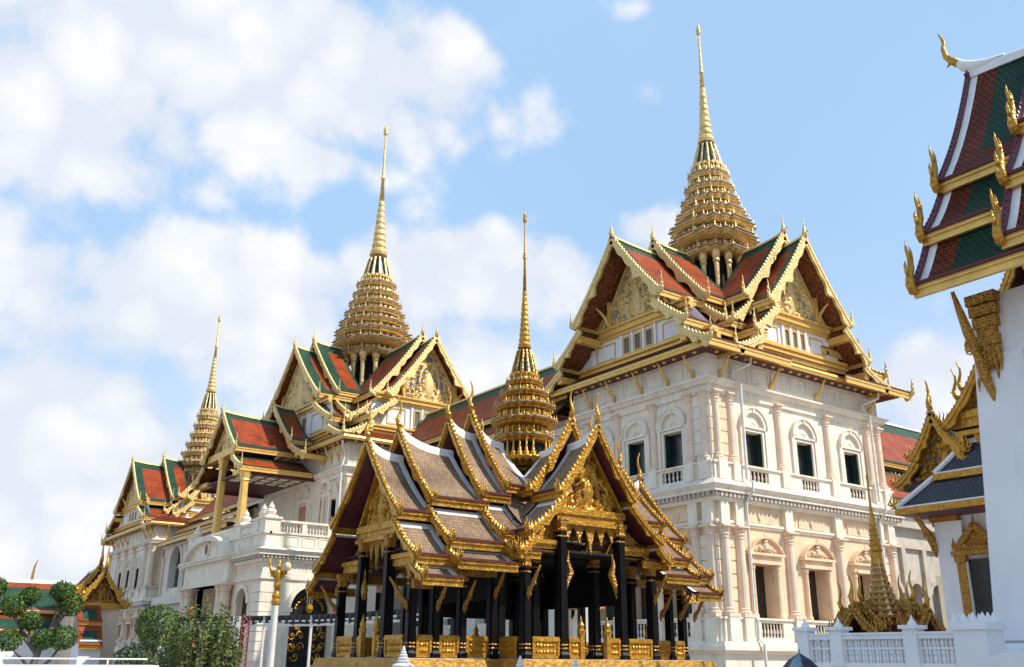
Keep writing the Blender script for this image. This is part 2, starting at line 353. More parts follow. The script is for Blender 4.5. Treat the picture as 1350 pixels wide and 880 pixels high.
def m_column(h, r, matn, name='column', seg=14):
    """Engaged classical column with plinth, base rings, tapered shaft and leafy capital."""
    mb = MB()
    mb.box(-r*1.45, r*1.45, -r*1.45, r*1.45, 0, .16)
    mb.lathe((0, 0, 0), [(r*1.35, .16), (r*1.42, .22), (r*1.3, .28), (r*1.08, .31), (r*1.2, .37), (r*1.02, .42), (r, h*.35), (r*.86, h-.62), (r*.98, h-.60), (r*.98, h-.56), (r*.84, h-.53)], seg)
    mb.lathe((0, 0, 0), [(r*.84, h-.53), (r*1.12, h-.42), (r*.95, h-.36), (r*1.3, h-.22), (r*1.1, h-.18), (r*1.5, h-.09)], 8)
    mb.box(-r*1.5, r*1.5, -r*1.5, r*1.5, h-.085, h)
    return mesh_only(mb, name, matn, False)
ME = dict(naga=m_naga_cluster(), slim=m_naga_slim(), slimg=m_curl(), hook=m_hook(), chofa=m_chofa(), spike=m_spike(), brk=m_bracket('gold_band'), brk_dark=m_bracket('gold_dark'))

# ------------------------------------------------------------------ roofs
def roof_point(fr, prof, k, side, u, t, front, back, drop, sag, dz=0.):
    bi, zi, bo, zo = prof[k]
    b = bi+(bo-bi)*t; L = math.hypot(bo-bi, zo-zi)
    z = zi+(zo-zi)*t - sag*L*4*t*(1-t)
    if k == 0 and drop:
        s = min(1, max(0, (u-back)/(front-back))); z -= drop*(1-s**3)*(1-t)
    return fr(u, side*b, z+dz)

def gable(root, out, lat, c, front, back, prof, st, orn=True, drop=.25, nagas=True, boards=True, soffit=True, sides=(-1, 1)):
    fr = Fr(c, out, lat)
    sag = st.get('sag', .03); th = st.get('th', .10)
    for k in range(len(prof)):
        bi, zi, bo, zo = prof[k]; L = math.hypot(bo-bi, zo-zi)
        for sd_ in sides:
            mb = MB()
            bf, bb = st['bf'], st['bb']; nu = 5
            us = [front, front-bf]+([front-bf-st['inner_u']] if st.get('inner') else [])+[front-bf-.9*bool(st.get('inner'))-(front-bf-back-bb-.9*bool(st.get('inner')))*i/nu for i in range(1, nu)]+[back+bb, back]
            vt, vb = st['vt'][min(k, len(st['vt'])-1)], st['vb']
            ts = [0, vt]+[vt+(1-vt-vb)*i/5 for i in range(1, 5)]+[1-vb, 1] if vb > 0 else [0, vt]+[vt+(1-vt)*i/5 for i in range(1, 6)]
            P = lambda u, t, dz=0.: roof_point(fr, prof, k, sd_, u, t, front, back, drop, sag, dz)
            for i in range(len(us)-1):
                for j in range(len(ts)-1):
                    edge = (i == 0 and bf > 0) or (i == len(us)-2 and bb > 0) or (j == 0 and vt > 0) or (vb > 0 and j == len(ts)-2)
                    mi = 0 if edge else 1
                    if st.get('inner') and mi == 1 and i >= 2 and j < len(ts)-(3 if k == 0 else 2): mi = 2
                    mb.quad(P(us[i], ts[j]), P(us[i], ts[j+1]), P(us[i+1], ts[j+1]), P(us[i+1], ts[j]), mi,
                            ((us[i], ts[j]*L), (us[i], ts[j+1]*L), (us[i+1], ts[j+1]*L), (us[i+1], ts[j]*L)))
            mats = [st['border'], st['field']]+([st['inner']] if st.get('inner') else [])
            mb.build('roof_slope', mats, root)
            if soffit:
                mb = MB()
                for j in range(len(ts)-1):
                    for i in range(len(us)-1):
                        u0, u1 = us[i]-(.02 if i == 0 else 0), us[i+1]
                        mb.quad(P(u0, ts[j], -th), P(u0, ts[j+1], -th), P(u1, ts[j+1], -th), P(u1, ts[j], -th))
                mb.build('roof_soffit', st['soffit'], root)
            # fascia under the eave of this tier
            fh = st['fh']; mb = MB()
            p = lambda u, db, dz: fr(u, sd_*(bo+db), zo+dz)
            f0 = front-.03
            for (d0, d1, z0, z1) in ((-.02, .05, -fh, -fh*.45), (-.02, .09, -fh*.45, -fh*.33), (-.02, .06, -fh*.33, -.02), (-.06, .11, -.02, .03)):
                mi = 1 if z1 > 0 else 0
                mb.hexa([p(f0, d0, z0), p(f0, d1, z0), p(back, d1, z0), p(back, d0, z0), p(f0, d0, z1), p(f0, d1, z1), p(back, d1, z1), p(back, d0, z1)], mi)
            mb.build('eave_fascia', [st['fascia'], st['drip']], root)
            if not boards: continue
            # bargeboard: a wavy naga-bodied strip with flame teeth along its top
            mb = MB(); w = st['bw'][min(k, len(st['bw'])-1)]; tb = st.get('bt', .12); n = max(10, int(L/.16))
            cs = []
            for i in range(n+1):
                t = -.01+1.05*i/n
                q = roof_point(Fr((0, 0), (1, 0), (0, 1)), prof, k, 1, front, t, front, back, 0, sag)
                q2 = roof_point(Fr((0, 0), (1, 0), (0, 1)), prof, k, 1, front, t+.02, front, back, 0, sag)
                d = Vector((q2.y-q.y, q2.z-q.z)).normalized(); nrm = Vector((-d.y, d.x))
                if nrm.y < 0: nrm = -nrm
                wave = w*(.72+.10*math.sin(t*L/(w*2.2)*2*math.pi)+.60*math.exp(-((t-.60)/.055)**2)+.45*math.exp(-((t-.97)/.07)**2)-.25*math.exp(-((t-.70)/.05)**2)) if st.get('wavy', True) else w
                cs.append((Vector((q.y, q.z)), d, nrm, wave))
            def W(v2, a): return fr(a, sd_*v2.x, v2.y)
            rs = [[W(q+nm*.07, front-tb), W(q+nm*.07, front), W(q-nm*wv, front), W(q-nm*wv, front-tb)] for q, d, nm, wv in cs]
            mb.rings(rs, 0)
            rs = [[W(q+nm*.02, front), W(q+nm*.02, front+.035), W(q-nm*w*.30, front+.035), W(q-nm*w*.30, front)] for q, d, nm, wv in cs]
            mb.rings(rs, 0)
            ts_, hh = st['ts'], st['tooth']
            m = max(3, int(L/ts_))
            for i in range(m):
                fpos = (i+.5)/m*(len(cs)-1); q, d, nm, wv = cs[int(fpos)]
                q = q+d*(L*1.05/n)*(fpos-int(fpos))
                a_, b_, c_ = q-d*ts_*.42+nm*.05, q+d*ts_*.42+nm*.05, q-d*ts_*.40+nm*(hh+.05)
                P8 = [W(a_, front-tb*.8), W(b_, front-tb*.8), W(c_, front-tb*.5), W(a_, front+.02), W(b_, front+.02), W(c_, front-tb*.3)]
                mb.add(P8, ((0, 2, 1), (3, 4, 5), (0, 1, 4, 3), (1, 2, 5, 4), (2, 0, 3, 5)), 0)
            mb.build('bargeboard', st['board'], root)
            if nagas and orn:
                q = cs[-1][0]
                inst(ME[st['naga']], root, FM(out, lat, fr(front-.05, sd_*(q.x+.02), q.y+.02), st['nsc'], sd_), 'naga_finial')
    # ridge cap
    if st.get('ridge_h'):
        mb = MB(); rh, rw = st['ridge_h'], st['ridge_w']; rs = []
        for i in range(13):
            u = front-(front-back)*i/12
            z = roof_point(fr, prof, 0, 1, u, 0, front, back, drop, 0).z
            k = 1+.3*max(0, 1-(front-u)/1.0)
            rs.append([fr(u, -rw, z-rh*.7), fr(u, rw, z-rh*.7), fr(u, rw*.8, z+.04), fr(u, rw*.3, z+.10*k), fr(u, -rw*.3, z+.10*k), fr(u, -rw*.8, z+.04)])
        mb.rings(rs); mb.build('roof_ridge', st['ridge'], root)
    if orn and st.get('apex'):
        inst(ME[st['apex']], root, FM(out, lat, fr(front-.04, 0, prof[0][1]+.06), st['asc']), 'chofa' if st['apex'] in ('chofa', 'hook') else 'apex_spike')
    return fr

def pediment(root, fr, a, bw, z0, zt, bg, gd, seed=0, n=34, depth=.16, scale=3.2, figure=True):
    """Triangular carved panel: scrollwork in relief over a flat ground, a seated figure at its centre."""
    mb = MB(); H = zt-z0; rows = n
    def hgt(b, z):
        x, y = abs(b)*scale, (z-z0)*scale
        s = math.sin(x*3.1+2.2*math.sin(y*2.3+seed))*math.sin(y*3.0+2.0*math.sin(x*2.1+seed*1.7))
        s += .5*noise.noise(Vector((x*2.5, y*2.5, seed*3.1)))
        h = max(0, min(1, .5+s*1.2))
        if figure:
            r = math.hypot(b/(bw*.17), (z-z0-H*.30)/(H*.28)); 
            if r < 1: h = max(h, 1.3*math.sqrt(1-r*r))
            r = abs(math.hypot(b/(bw*.30), (z-z0-H*.32)/(H*.36))-1)
            if r < .12: h = 1.2
        return h
    for i in range(rows):
        za, zb = z0+H*i/rows, z0+H*(i+1)/rows
        wa, wb = bw*(1-i/rows), bw*(1-(i+1)/rows)
        m = max(2, int(2*n*(1-i/rows)))
        for j in range(m):
            xs = []
            for (zz, ww, jj) in ((za, wa, j), (za, wa, j+1), (zb, wb, j+1), (zb, wb, j)):
                b = -ww+2*ww*jj/m; xs.append((b, zz, hgt(b, zz)))
            hm = sum(x[2] for x in xs)/4
            mb.quad(*[fr(a+depth*x[2], x[0], x[1]) for x in xs], 1 if hm > .36 else 0)
    o = mb.build('pediment', [bg, gd], root)
    mb = MB()
    e = .10*H/2.5
    for sd_ in (-1, 1):
        mb.hexa([fr(a, sd_*bw, z0), fr(a+depth+.08, sd_*bw, z0), fr(a+depth+.08, sd_*(bw+e*1.3), z0), fr(a, sd_*(bw+e*1.3), z0),
                 fr(a, 0, zt), fr(a+depth+.08, 0, zt), fr(a+depth+.08, 0, zt+e*1.5), fr(a, 0, zt+e*1.5)])
    mb.build('pediment_frame', gd, root)
    return o

# ------------------------------------------------------------------ spires
Q = [(1, .3), (.9, .3), (.9, .55), (.76, .55), (.76, .76), (.55, .76), (.55, .9), (.3, .9), (.3, 1)]
PLAN = []
for k in range(4):
    for x, y in Q:
        for _ in range(k): x, y = -y, x
        PLAN.append((x, y))
def spire(root, c, tiers, bell, cone, ring, ntop, tip, post=None, mats=('spire_gold', 'spire_grey', 'blue'), nring=9, rk=1/1.10):
    cx, cy = c; g, gr, bl = mats
    zs = [t[0] for t in tiers]+[bell[0]]
    for i, (z, r) in enumerate(tiers):
        r *= rk; h = zs[i+1]-z; rn = tiers[i+1][1]*rk if i+1 < len(tiers) else bell[1]*1.25*rk
        mb = MB(); ce = (cx, cy, z)
        mb.plan(ce, [(r*.80, -.04*h), (r*.93, .02*h), (r*.97, .10*h), (r*.93, .16*h), (r*.99, .22*h), (r*1.0, .30*h)], PLAN, 0)
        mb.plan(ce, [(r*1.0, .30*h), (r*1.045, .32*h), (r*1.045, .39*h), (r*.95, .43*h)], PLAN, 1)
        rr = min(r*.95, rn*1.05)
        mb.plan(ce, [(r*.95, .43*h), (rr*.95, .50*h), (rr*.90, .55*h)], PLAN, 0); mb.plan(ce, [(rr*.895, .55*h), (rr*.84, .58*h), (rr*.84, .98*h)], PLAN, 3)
        af = m_antefix()
        for q, (x, y) in enumerate(PLAN):
            s = h*.46*(1.25 if q % 9 in (0, 8, 4) else .9); p = Vector((cx+x*r*.985, cy+y*r*.985, z+.36*h))
            mb.add([(p.x+v[0]*s, p.y+v[1]*s, p.z+v[2]*s*1.5) for v in af.v], af.f, 0)
        # standing leaves and a neck coloured dark for the shade of its niches
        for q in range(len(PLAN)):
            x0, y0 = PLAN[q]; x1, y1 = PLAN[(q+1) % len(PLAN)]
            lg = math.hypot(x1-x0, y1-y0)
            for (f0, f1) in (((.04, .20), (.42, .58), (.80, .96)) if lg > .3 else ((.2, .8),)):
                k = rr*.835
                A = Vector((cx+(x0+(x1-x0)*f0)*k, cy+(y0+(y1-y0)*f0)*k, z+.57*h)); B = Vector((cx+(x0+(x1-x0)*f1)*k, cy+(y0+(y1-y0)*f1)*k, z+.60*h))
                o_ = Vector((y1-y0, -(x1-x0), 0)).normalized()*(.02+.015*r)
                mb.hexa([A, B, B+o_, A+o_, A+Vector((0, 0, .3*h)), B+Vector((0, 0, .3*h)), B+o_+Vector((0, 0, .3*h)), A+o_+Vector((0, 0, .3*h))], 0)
        mb.build('spire_tier', [g, gr, 'recess_shade', 'spire_shade'], root)
    # bell with blue panels between gold ribs
    z0, r0, z1, r1 = bell; mb = MB(); H = z1-z0
    mb.plan((cx, cy, z0), [(r0*1.12*rk, -.05*H), (r0*1.12*rk, .06*H), (r0*.9*rk, .08*H), (r1*.86*rk, H*.9), (r1*.95*rk, H*.92), (r1*1.05*rk, H)], PLAN, 1)
    for q, (x, y) in enumerate(PLAN):
        if q % 9 in (1, 2, 3, 5, 6, 7): continue
        mb.tube([(cx+x*r0*rk*1.0, cy+y*r0*rk*1.0, z0+.03*H), (cx+x*r0*rk*.93, cy+y*r0*rk*.93, z0+.3*H), (cx+x*r1*rk, cy+y*r1*rk, z1)], [r0*.12, r0*.085, r0*.08], 5, 0)
    mb.plan((cx, cy, z0), [(r0*1.2*rk, -.06*H), (r0*1.22*rk, .05*H), (r0*1.0*rk, .07*H)], PLAN, 0)
    mb.build('spire_bell', [g, bl], root)
    # ringed cone
    zc0, rc0, zc1, rc1 = cone; mb = MB(); prof = [(rc0*1.15, -.25*(zc1-zc0)/nring), (rc0*1.2, 0)]
    for i in range(nring):
        f0, f1 = i/nring, (i+1)/nring; ra = rc0+(rc1-rc0)*(f0**.8); rb = rc0+(rc1-rc0)*(f1**.8); za = (zc1-zc0)*f0; zb = (zc1-zc0)*f1
        prof += [(ra*.93, za), (ra*1.08, za+(zb-za)*.3), (ra*1.06, za+(zb-za)*.55), (rb*.92, zb)]
    mb.lathe((cx, cy, zc0), prof, 14); mb.build('spire_cone', g, root, smooth=False)
    mb = MB(); zr, rr = ring; zn, rn = ntop
    mb.lathe((cx, cy, 0), [(rc1, zc1-.05), (rr*.8, zr-.1), (rr*1.25, zr-.06), (rr*1.4, zr), (rr*1.0, zr+.1), (rr*.8, zr+.2), (rn*.75, zn)], 10); mb.build('spire_needle', g, root, smooth=True)
    mb = MB(); H = tip-zn; rf = max(rn*1.9, H*.16)
    mb.lathe((cx, cy, zn), [(rn*.7, -.02), (rf, .12*H), (rf*.75, .25*H), (rf*1.05, .38*H), (rf*.55, .55*H), (rf*.7, .62*H), (rf*.25, .8*H), (.004, H)], 10); mb.build('spire_finial', g, root, smooth=True)

# ------------------------------------------------------------------ ground
def build_ground():
    mb = MB(); mb.quad((-400, -400, 0), (900, -400, 0), (900, 900, 0), (-400, 900, 0))
    o = mb.build('ground', 'paving'); o['kind'] = 'structure'
    # raised stone court in front of the palace
build_ground()

# ------------------------------------------------------------------ walls, windows, columns
def wall_holes(mb, fr, a, b0, b1, z0, z1, holes, depth=.5, mi=0):
    """A wall face with reveals. holes: (b0, b1, z0, z1, arched)"""
    bs = sorted(set([b0, b1]+[h[i] for h in holes for i in (0, 1)])); zs = sorted(set([z0, z1]+[h[i] for h in holes for i in (2, 3)]))
    for i in range(len(bs)-1):
        for j in range(len(zs)-1):
            bm_, zm = (bs[i]+bs[i+1])/2, (zs[j]+zs[j+1])/2
            if any(h[0] < bm_ < h[1] and h[2] < zm < h[3] for h in holes): continue
            mb.quad(fr(a, bs[i], zs[j]), fr(a, bs[i+1], zs[j]), fr(a, bs[i+1], zs[j+1]), fr(a, bs[i], zs[j+1]), mi)
    for h in holes:
        p, q, r, s = h[:4]; A = a-depth
        mb.quad(fr(a, p, r), fr(A, p, r), fr(A, q, r), fr(a, q, r), mi)
        if len(h) > 4 and h[4]:
            rad = (q-p)/2; zc = s-rad; n = 14; c = (p+q)/2
            mb.quad(fr(a, p, r), fr(a, p, zc), fr(A, p, zc), fr(A, p, r), mi); mb.quad(fr(a, q, r), fr(a, q, zc), fr(A, q, zc), fr(A, q, r), mi)
            for i in range(n):
                t0, t1 = math.pi*i/n, math.pi*(i+1)/n
                x0, y0, x1, y1 = c-rad*math.cos(t0), zc+rad*math.sin(t0), c-rad*math.cos(t1), zc+rad*math.sin(t1)
                mb.quad(fr(a, x0, y0), fr(a, x1, y1), fr(a, x1, s), fr(a, x0, s), mi)
                mb.quad(fr(a, x0, y0), fr(A, x0, y0), fr(A, x1, y1), fr(a, x1, y1), mi)
        else:
            mb.quad(fr(a, p, r), fr(a, p, s), fr(A, p, s), fr(A, p, r), mi); mb.quad(fr(a, q, r), fr(a, q, s), fr(A, q, s), fr(A, q, r), mi)
            mb.quad(fr(a, p, s), fr(A, p, s), fr(A, q, s), fr(a, q, s), mi)
def ring_box(mb, x0, x1, y0, y1, z0, z1, pr, mi=0, pr2=None):
    """Moulding round a rectangular block: projects pr at its foot and pr2 at its top."""
    p2 = pr if pr2 is None else pr2
    mb.rings([[(x0-pr, y0-pr, z0), (x1+pr, y0-pr, z0), (x1+pr, y1+pr, z0), (x0-pr, y1+pr, z0)],
              [(x0-p2, y0-p2, z1), (x1+p2, y0-p2, z1), (x1+p2, y1+p2, z1), (x0-p2, y1+p2, z1)]], mi)
def balustrade(root, fr, a, b0, b1, z0, z1, mname='white', pitch=.17, name='balustrade', rail=True):
    mb = MB(); n = max(2, int((b1-b0)/pitch)); h = z1-z0
    for i in range(n):
        b = b0+(b1-b0)*(i+.5)/n
        mb.lathe(fr(a, b, z0), [(.03, 0), (.055, .08*h), (.03, .16*h), (.065, .38*h), (.03, .70*h), (.05, .86*h), (.03, h)], 6)
    if rail:
        mb.fbox(fr, a-.10, a+.10, b0, b1, z1, z1+.10); mb.fbox(fr, a-.10, a+.10, b0, b1, z0-.10, z0)
    return mb.build(name, mname, root)

def arch_ring(mb, fr, a0, a1, c, zc, r0, r1, n=14, mi=0):
    for i in range(n):
        t0, t1 = math.pi*i/n, math.pi*(i+1)/n
        P = lambda a, r, t: fr(a, c-r*math.cos(t), zc+r*math.sin(t))
        mb.hexa([P(a0, r0, t0), P(a1, r0, t0), P(a1, r1, t0), P(a0, r1, t0), P(a0, r0, t1), P(a1, r0, t1), P(a1, r1, t1), P(a0, r1, t1)], mi)

def upper_window(root, fr, a, c, z0, z1, hw, mw, pane='pane', rail=(None, None)):
    mb = MB(); mb.quad(fr(a-.42, c-hw, z0), fr(a-.42, c+hw, z0), fr(a-.42, c+hw, z1), fr(a-.42, c-hw, z1))
    w = mb.build('window', pane, root)
    mb = MB()       # half-drawn pale blind behind one leaf, dark shutter leaf folded into the reveal
    mb.fbox(fr, a-.41, a-.40, c-hw*.92, c-hw*.05, z0+.02, z1-.28); mb.build('blind', 'curtain', w).location = (0, 0, 0)
    for q in ((c+hw-.05, c+hw-.004), (c-hw+.004, c-hw+.05)): mb = MB(); mb.fbox(fr, a-.40, a-.03, *q, z0+.01, z1-.02); mb.build('shutter', 'shutter', w)
    mb = MB(); f = .14
    mb.fbox(fr, a, a+.07, c-hw-f, c-hw, z0-.02, z1+f); mb.fbox(fr, a, a+.07, c+hw, c+hw+f, z0-.02, z1+f); mb.fbox(fr, a, a+.07, c-hw, c+hw, z1, z1+f)
    mb.fbox(fr, a, a+.16, c-hw-.3, c+hw+.3, z0-.14, z0-.03)
    zc = z1+.28
    mb.fbox(fr, a, a+.14, c-hw-.45, c+hw+.45, zc-.12, zc)
    arch_ring(mb, fr, a, a+.16, c, zc, hw+.08, hw+.38, 14); arch_ring(mb, fr, a, a+.22, c, zc, hw+.30, hw+.40, 14)
    mb.fbox(fr, a, a+.20, c-.08, c+.08, zc+hw+.06, zc+hw+.43)
    for s in (-1, 1): mb.fbox(fr, a, a+.12, c+s*(hw+.30)-.11, c+s*(hw+.30)+.11, z0-.03, zc-.12)
    arch_ring(mb, fr, a, a+.035, c, zc, .22, .27, 10)
    for t in (): mb.fbox(fr, a, a+.045, c+(hw-.18)*math.cos(t)-.05, c+(hw-.18)*math.cos(t)+.05, zc+.02+(hw-.18)*math.sin(t)-.05, zc+.02+(hw-.18)*math.sin(t)+.05)
    mb.build('window_surround', mw, root)

def lower_window(root, fr, a, c, z0, z1, hw, mw, crest):
    mb = MB(); mb.quad(fr(a-.62, c-hw, z0), fr(a-.62, c+hw, z0), fr(a-.62, c+hw, z1), fr(a-.62, c-hw, z1))
    w = mb.build('window', 'pane', root)
    mb = MB(); mb.fbox(fr, a-.61, a-.58, c-.03, c+.03, z0, z1); mb.fbox(fr, a-.61, a-.58, c-hw, c+hw, z0+(z1-z0)*.62, z0+(z1-z0)*.62+.05); mb.build('mullion', 'shutter', w)
    mb = MB()
    for s in (-1, 1):
        b = c+s*(hw+.17)
        mb.lathe(fr(a+.10, b, z0), [(.17, 0), (.17, .12), (.13, .2), (.12, .3), (.105, z1-z0-.3), (.15, z1-z0-.2), (.13, z1-z0-.14), (.18, z1-z0-.02)], 10)
        mb.fbox(fr, a, a+.06, b-.17, b+.17, z0, z1)
    mb.fbox(fr, a, a+.30, c-hw-.42, c+hw+.42, z1, z1+.16); mb.fbox(fr, a, a+.24, c-hw-.38, c+hw+.38, z1+.16, z1+.40)
    mb.fbox(fr, a, a+.40, c-hw-.52, c+hw+.52, z1+.40, z1+.52)
    H = crest-z1-.52; n = 16; W_ = hw+.48
    for i in range(n):       # scrolled segmental pediment
        x0, x1 = -1+2*i/n, -1+2*(i+1)/n
        h0, h1 = H*.62*(1-abs(x0)**2.2), H*.62*(1-abs(x1)**2.2)
        mb.hexa([fr(a, c+x0*W_, z1+.52), fr(a+.16, c+x0*W_, z1+.52), fr(a+.16, c+x1*W_, z1+.52), fr(a, c+x1*W_, z1+.52),
                 fr(a, c+x0*W_, z1+.54+h0), fr(a+.16, c+x0*W_, z1+.54+h0), fr(a+.16, c+x1*W_, z1+.54+h1), fr(a, c+x1*W_, z1+.54+h1)])
        mb.hexa([fr(a, c+x0*W_, z1+.50+h0), fr(a+.36, c+x0*W_, z1+.50+h0), fr(a+.36, c+x1*W_, z1+.50+h1), fr(a, c+x1*W_, z1+.50+h1),
                 fr(a, c+x0*W_, z1+.60+h0), fr(a+.38, c+x0*W_, z1+.60+h0), fr(a+.38, c+x1*W_, z1+.60+h1), fr(a, c+x1*W_, z1+.60+h1)])
    for s in (-1, 1):
        mb.lathe(fr(a+.22, c+s*.38, z1+.74), [(.02, -.16), (.15, -.06), (.15, .06), (.02, .16)], 8)
        mb.lathe(fr(a+.20, c+s*.68, z1+.66), [(.02, -.1), (.1, 0), (.02, .1)], 7)
    mb.lathe(fr(a+.24, c, z1+.60), [(.18, 0), (.24, .12), (.20, .30), (.10, .40), (.14, .48), (.05, .6), (.005, H-.05)], 8)
    mb.build('window_pediment', mw, root)

# ------------------------------------------------------------------ tower
CH = dict(border='green', field='orange', bf=.7, bb=.25, vt=[.13, .16, .16], vb=.10, fh=.42, fascia='gold_band', drip='maroon', soffit='soffit', board='gold_pale',
          bw=[.44, .44, .42], ts=.26, tooth=.13, naga='slim', nsc=.85, apex='spike', asc=.75, ridge_h=.12, ridge_w=.14, ridge='gold_pale', sag=.035, bt=.16, th=.12)
def tower(name, label, c, wx, wy, LV, gN, gW, spire_args, cols, wins, gates=(), scale_eave=1.0, bays=True, centre_windows=True, group='towers of the long white palace', post_z=None):
    """c: roof centre; wx, wy: wall extents; LV: dict of levels; gN, gW: (front, inner front, outer profile, inner profile)"""
    cx, cy = c; x0, x1 = wx; y0, y1 = wy; wcx, wcy = (x0+x1)/2, (y0+y1)/2
    t = thing(name, label, 'palace tower', (wcx, wcy, 0), group)
    frN = Fr((x0, wcy), (-1, 0), (0, 1)); frW = Fr((wcx, y0), (0, -1), (1, 0)); frE = Fr((wcx, y1), (0, 1), (1, 0)); frS = Fr((x1, wcy), (1, 0), (0, 1))
    hx, hy = (x1-x0)/2, (y1-y0)/2
    g, led, mid, ent, mc, uw, ev = LV['ground'], LV['ledge'], LV['mid'], LV['ent'], LV['mid_top'], LV['cornice'], LV['eave']
    # base
    mb = MB(); mb.box(x0-.35, x1+.35, y0-.35, y1+.35, g, led-.55)
    ring_box(mb, x0, x1, y0, y1, led-.55, led-.38, .42, 0, .6); ring_box(mb, x0, x1, y0, y1, led-.38, led-.2, .66); ring_box(mb, x0, x1, y0, y1, led-.2, led, .60, 0, .48)
    mb.build('base', 'white', t)
    lw0, lw1 = LV['lwin']; uw0, uw1 = LV['uwin']
    for (fr, h, key) in ((frN, hy, 'N'), (frW, hx, 'W'), (frE, hy and hx, 'E'), (frS, hy, 'S')):
        cs = wins.get(key, ())
        lo = [(b-.75, b+.75, lw0, lw1) for b in cs]; hi = [(b-.65, b+.65, uw0, uw1) for b in cs]
        bal = [(b-.72, b+.72, mc+.16, uw0-.22) for b in cs]
        mb = MB(); wall_holes(mb, fr, 0, -h, h, led, mid, lo, .65); mb.build('lower_wall', 'cream' if key in 'WS' else 'cream', t)
        mb = MB(); wall_holes(mb, fr, 0, -h, h, mc-.05, ev-.1, hi, .45); mb.build('upper_wall', 'white', t)
        # plinths under each storey with a baluster panel below each window
        mb = MB(); plh = uw0-.14
        edges = [-h-.12]+[e for b in cs for e in (b-.72, b+.72)]+[h+.12]
        for k in range(0, len(edges), 2): mb.fbox(fr, .003, .22, edges[k], edges[k+1], mc, plh)
        for b in cs:
            mb.fbox(fr, .003, .22, b-.72, b+.72, mc, mc+.14); mb.fbox(fr, .003, .22, b-.72, b+.72, plh-.12, plh)
        mb.fbox(fr, .003, .32, -h-.2, h+.2, plh, plh+.09)
        mb.build('upper_plinth', 'white', t)
        mb = MB(); plo = lw0-.10
        edges = [-h-.15]+[e for b in cs for e in (b-.8, b+.8)]+[h+.15]
        for k in range(0, len(edges), 2): mb.fbox(fr, .003, .28, edges[k], edges[k+1], led, plo)
        for b in cs:
            mb.fbox(fr, .003, .28, b-.8, b+.8, led, led+.22); mb.fbox(fr, .003, .28, b-.8, b+.8, plo-.12, plo)
        mb.fbox(fr, .003, .36, -h-.22, h+.22, plo, plo+.09)
        mb.build('lower_plinth', 'white', t)
        for b in cs:
            m2 = MB(); m2.quad(fr(.02, b-.72, mc), fr(.02, b+.72, mc), fr(.02, b+.72, plh), fr(.02, b-.72, plh)); m2.quad(fr(.02, b-.8, led), fr(.02, b+.8, led), fr(.02, b+.8, plo), fr(.02, b-.8, plo)); m2.build('balustrade_shade', 'recess_shade', t)  # flat dark sheets painted as the shade behind the balusters
            balustrade(t, fr, .13, b-.72, b+.72, mc+.14, plh-.12, 'white', .24, rail=False)
            balustrade(t, fr, .16, b-.8, b+.8, led+.22, plo-.12, 'white', .22, rail=False)
            upper_window(t, fr, 0, b, uw0, uw1, .65, 'white'); lower_window(t, fr, 0, b, lw0, lw1, .75, 'cream', LV['crest'])
        # columns
        for b in cols.get(key, ()):
            s1 = inst(COLM['lo'][LV['cl']], t, FM((0, -1), (1, 0), fr(.07, b, plo+.09)), 'column'); s2 = inst(COLM['up'][LV['cu']], t, FM((0, -1), (1, 0), fr(.03, b, plh+.09)), 'column')
            m2 = MB(); m2.fbox(fr, .2, .42, b-.34, b+.34, led, plo+.088); m2.fbox(fr, .0, .46, b-.36, b+.36, led+.001, led+.2); m2.build('pedestal', 'white', t)
            m2 = MB(); m2.fbox(fr, .2, .36, b-.30, b+.30, mc, plh+.088); m2.build('pedestal', 'white', t)
            m2 = MB(); m2.fbox(fr, .0, .26, b-.30, b+.30, ent, mid-.2); m2.build('frieze_block', 'white', t)
        # rustication grooves between the corner columns
        mq = {(s, k): MB() for s in (-1, 1) for k in (0, 1)}
        for z in [led+1.2+.62*i for i in range(6)]: 
            if z < ent-.9: 
                for s in (-1, 1): mq[s, 0].fbox(fr, -.05, .045, s*h-.0 if s < 0 else h-1.35, -h+1.35 if s < 0 else h, z+.03, z+.58)
        for z in [mc+1.25+.62*i for i in range(6)]:
            if z < uw-1.0:
                for s in (-1, 1): mq[s, 1].fbox(fr, -.05, .04, s*h if s < 0 else h-1.35, -h+1.35 if s < 0 else h, z+.03, z+.58)
        for m_ in mq.values():
            if m_.f: m_.build('quoins', 'cream' if key == 'W' else 'white', t)
        # frieze panels under the eave
        mb = MB(); n = max(4, int(2*h/1.45))
        for i in range(n):
            b0, b1 = -h+2*h*(i+.08)/n, -h+2*h*(i+.92)/n; z0, z1 = uw+.42, ev-.45
            for q in ((b0, b1, z0, z0+.05), (b0, b1, z1-.05, z1), (b0, b0+.05, z0+.05, z1-.05), (b1-.05, b1, z0+.05, z1-.05)): mb.fbox(fr, -.01, .035, *q)
        mb.build('frieze_panels', 'white', t)
        # dentils below the middle cornice
        mb = MB(); mb.fbox(fr, .26, .33, -h-.5, h+.5, mid-.015, mid+.19); n = int(2*(h+.5)/.30)
        for i in range(n):
            b = -h-.45+(2*h+.9)*(i+.5)/n; mb.fbox(fr, .30, .50, b-.085, b+.085, mid-.02, mid+.20)
        mb.build('dentils', 'grey_stucco', t)
        # swags on the frieze over the lower columns
        for b in cs: mb = MB(); mb.fbox(fr, .0, .05, b-1.05, b+1.05, ent+.28, mid-.38); mb.tube([fr(.05, b-.25, mid-.42), fr(.08, b-.12, ent+.5), fr(.05, b-.02, ent+.32)], [.02, .07, .03], 5); mb.build('frieze_relief', 'cream', t)
    mb = MB()   # entablature, middle cornice, upper cornice, all mitred round the block
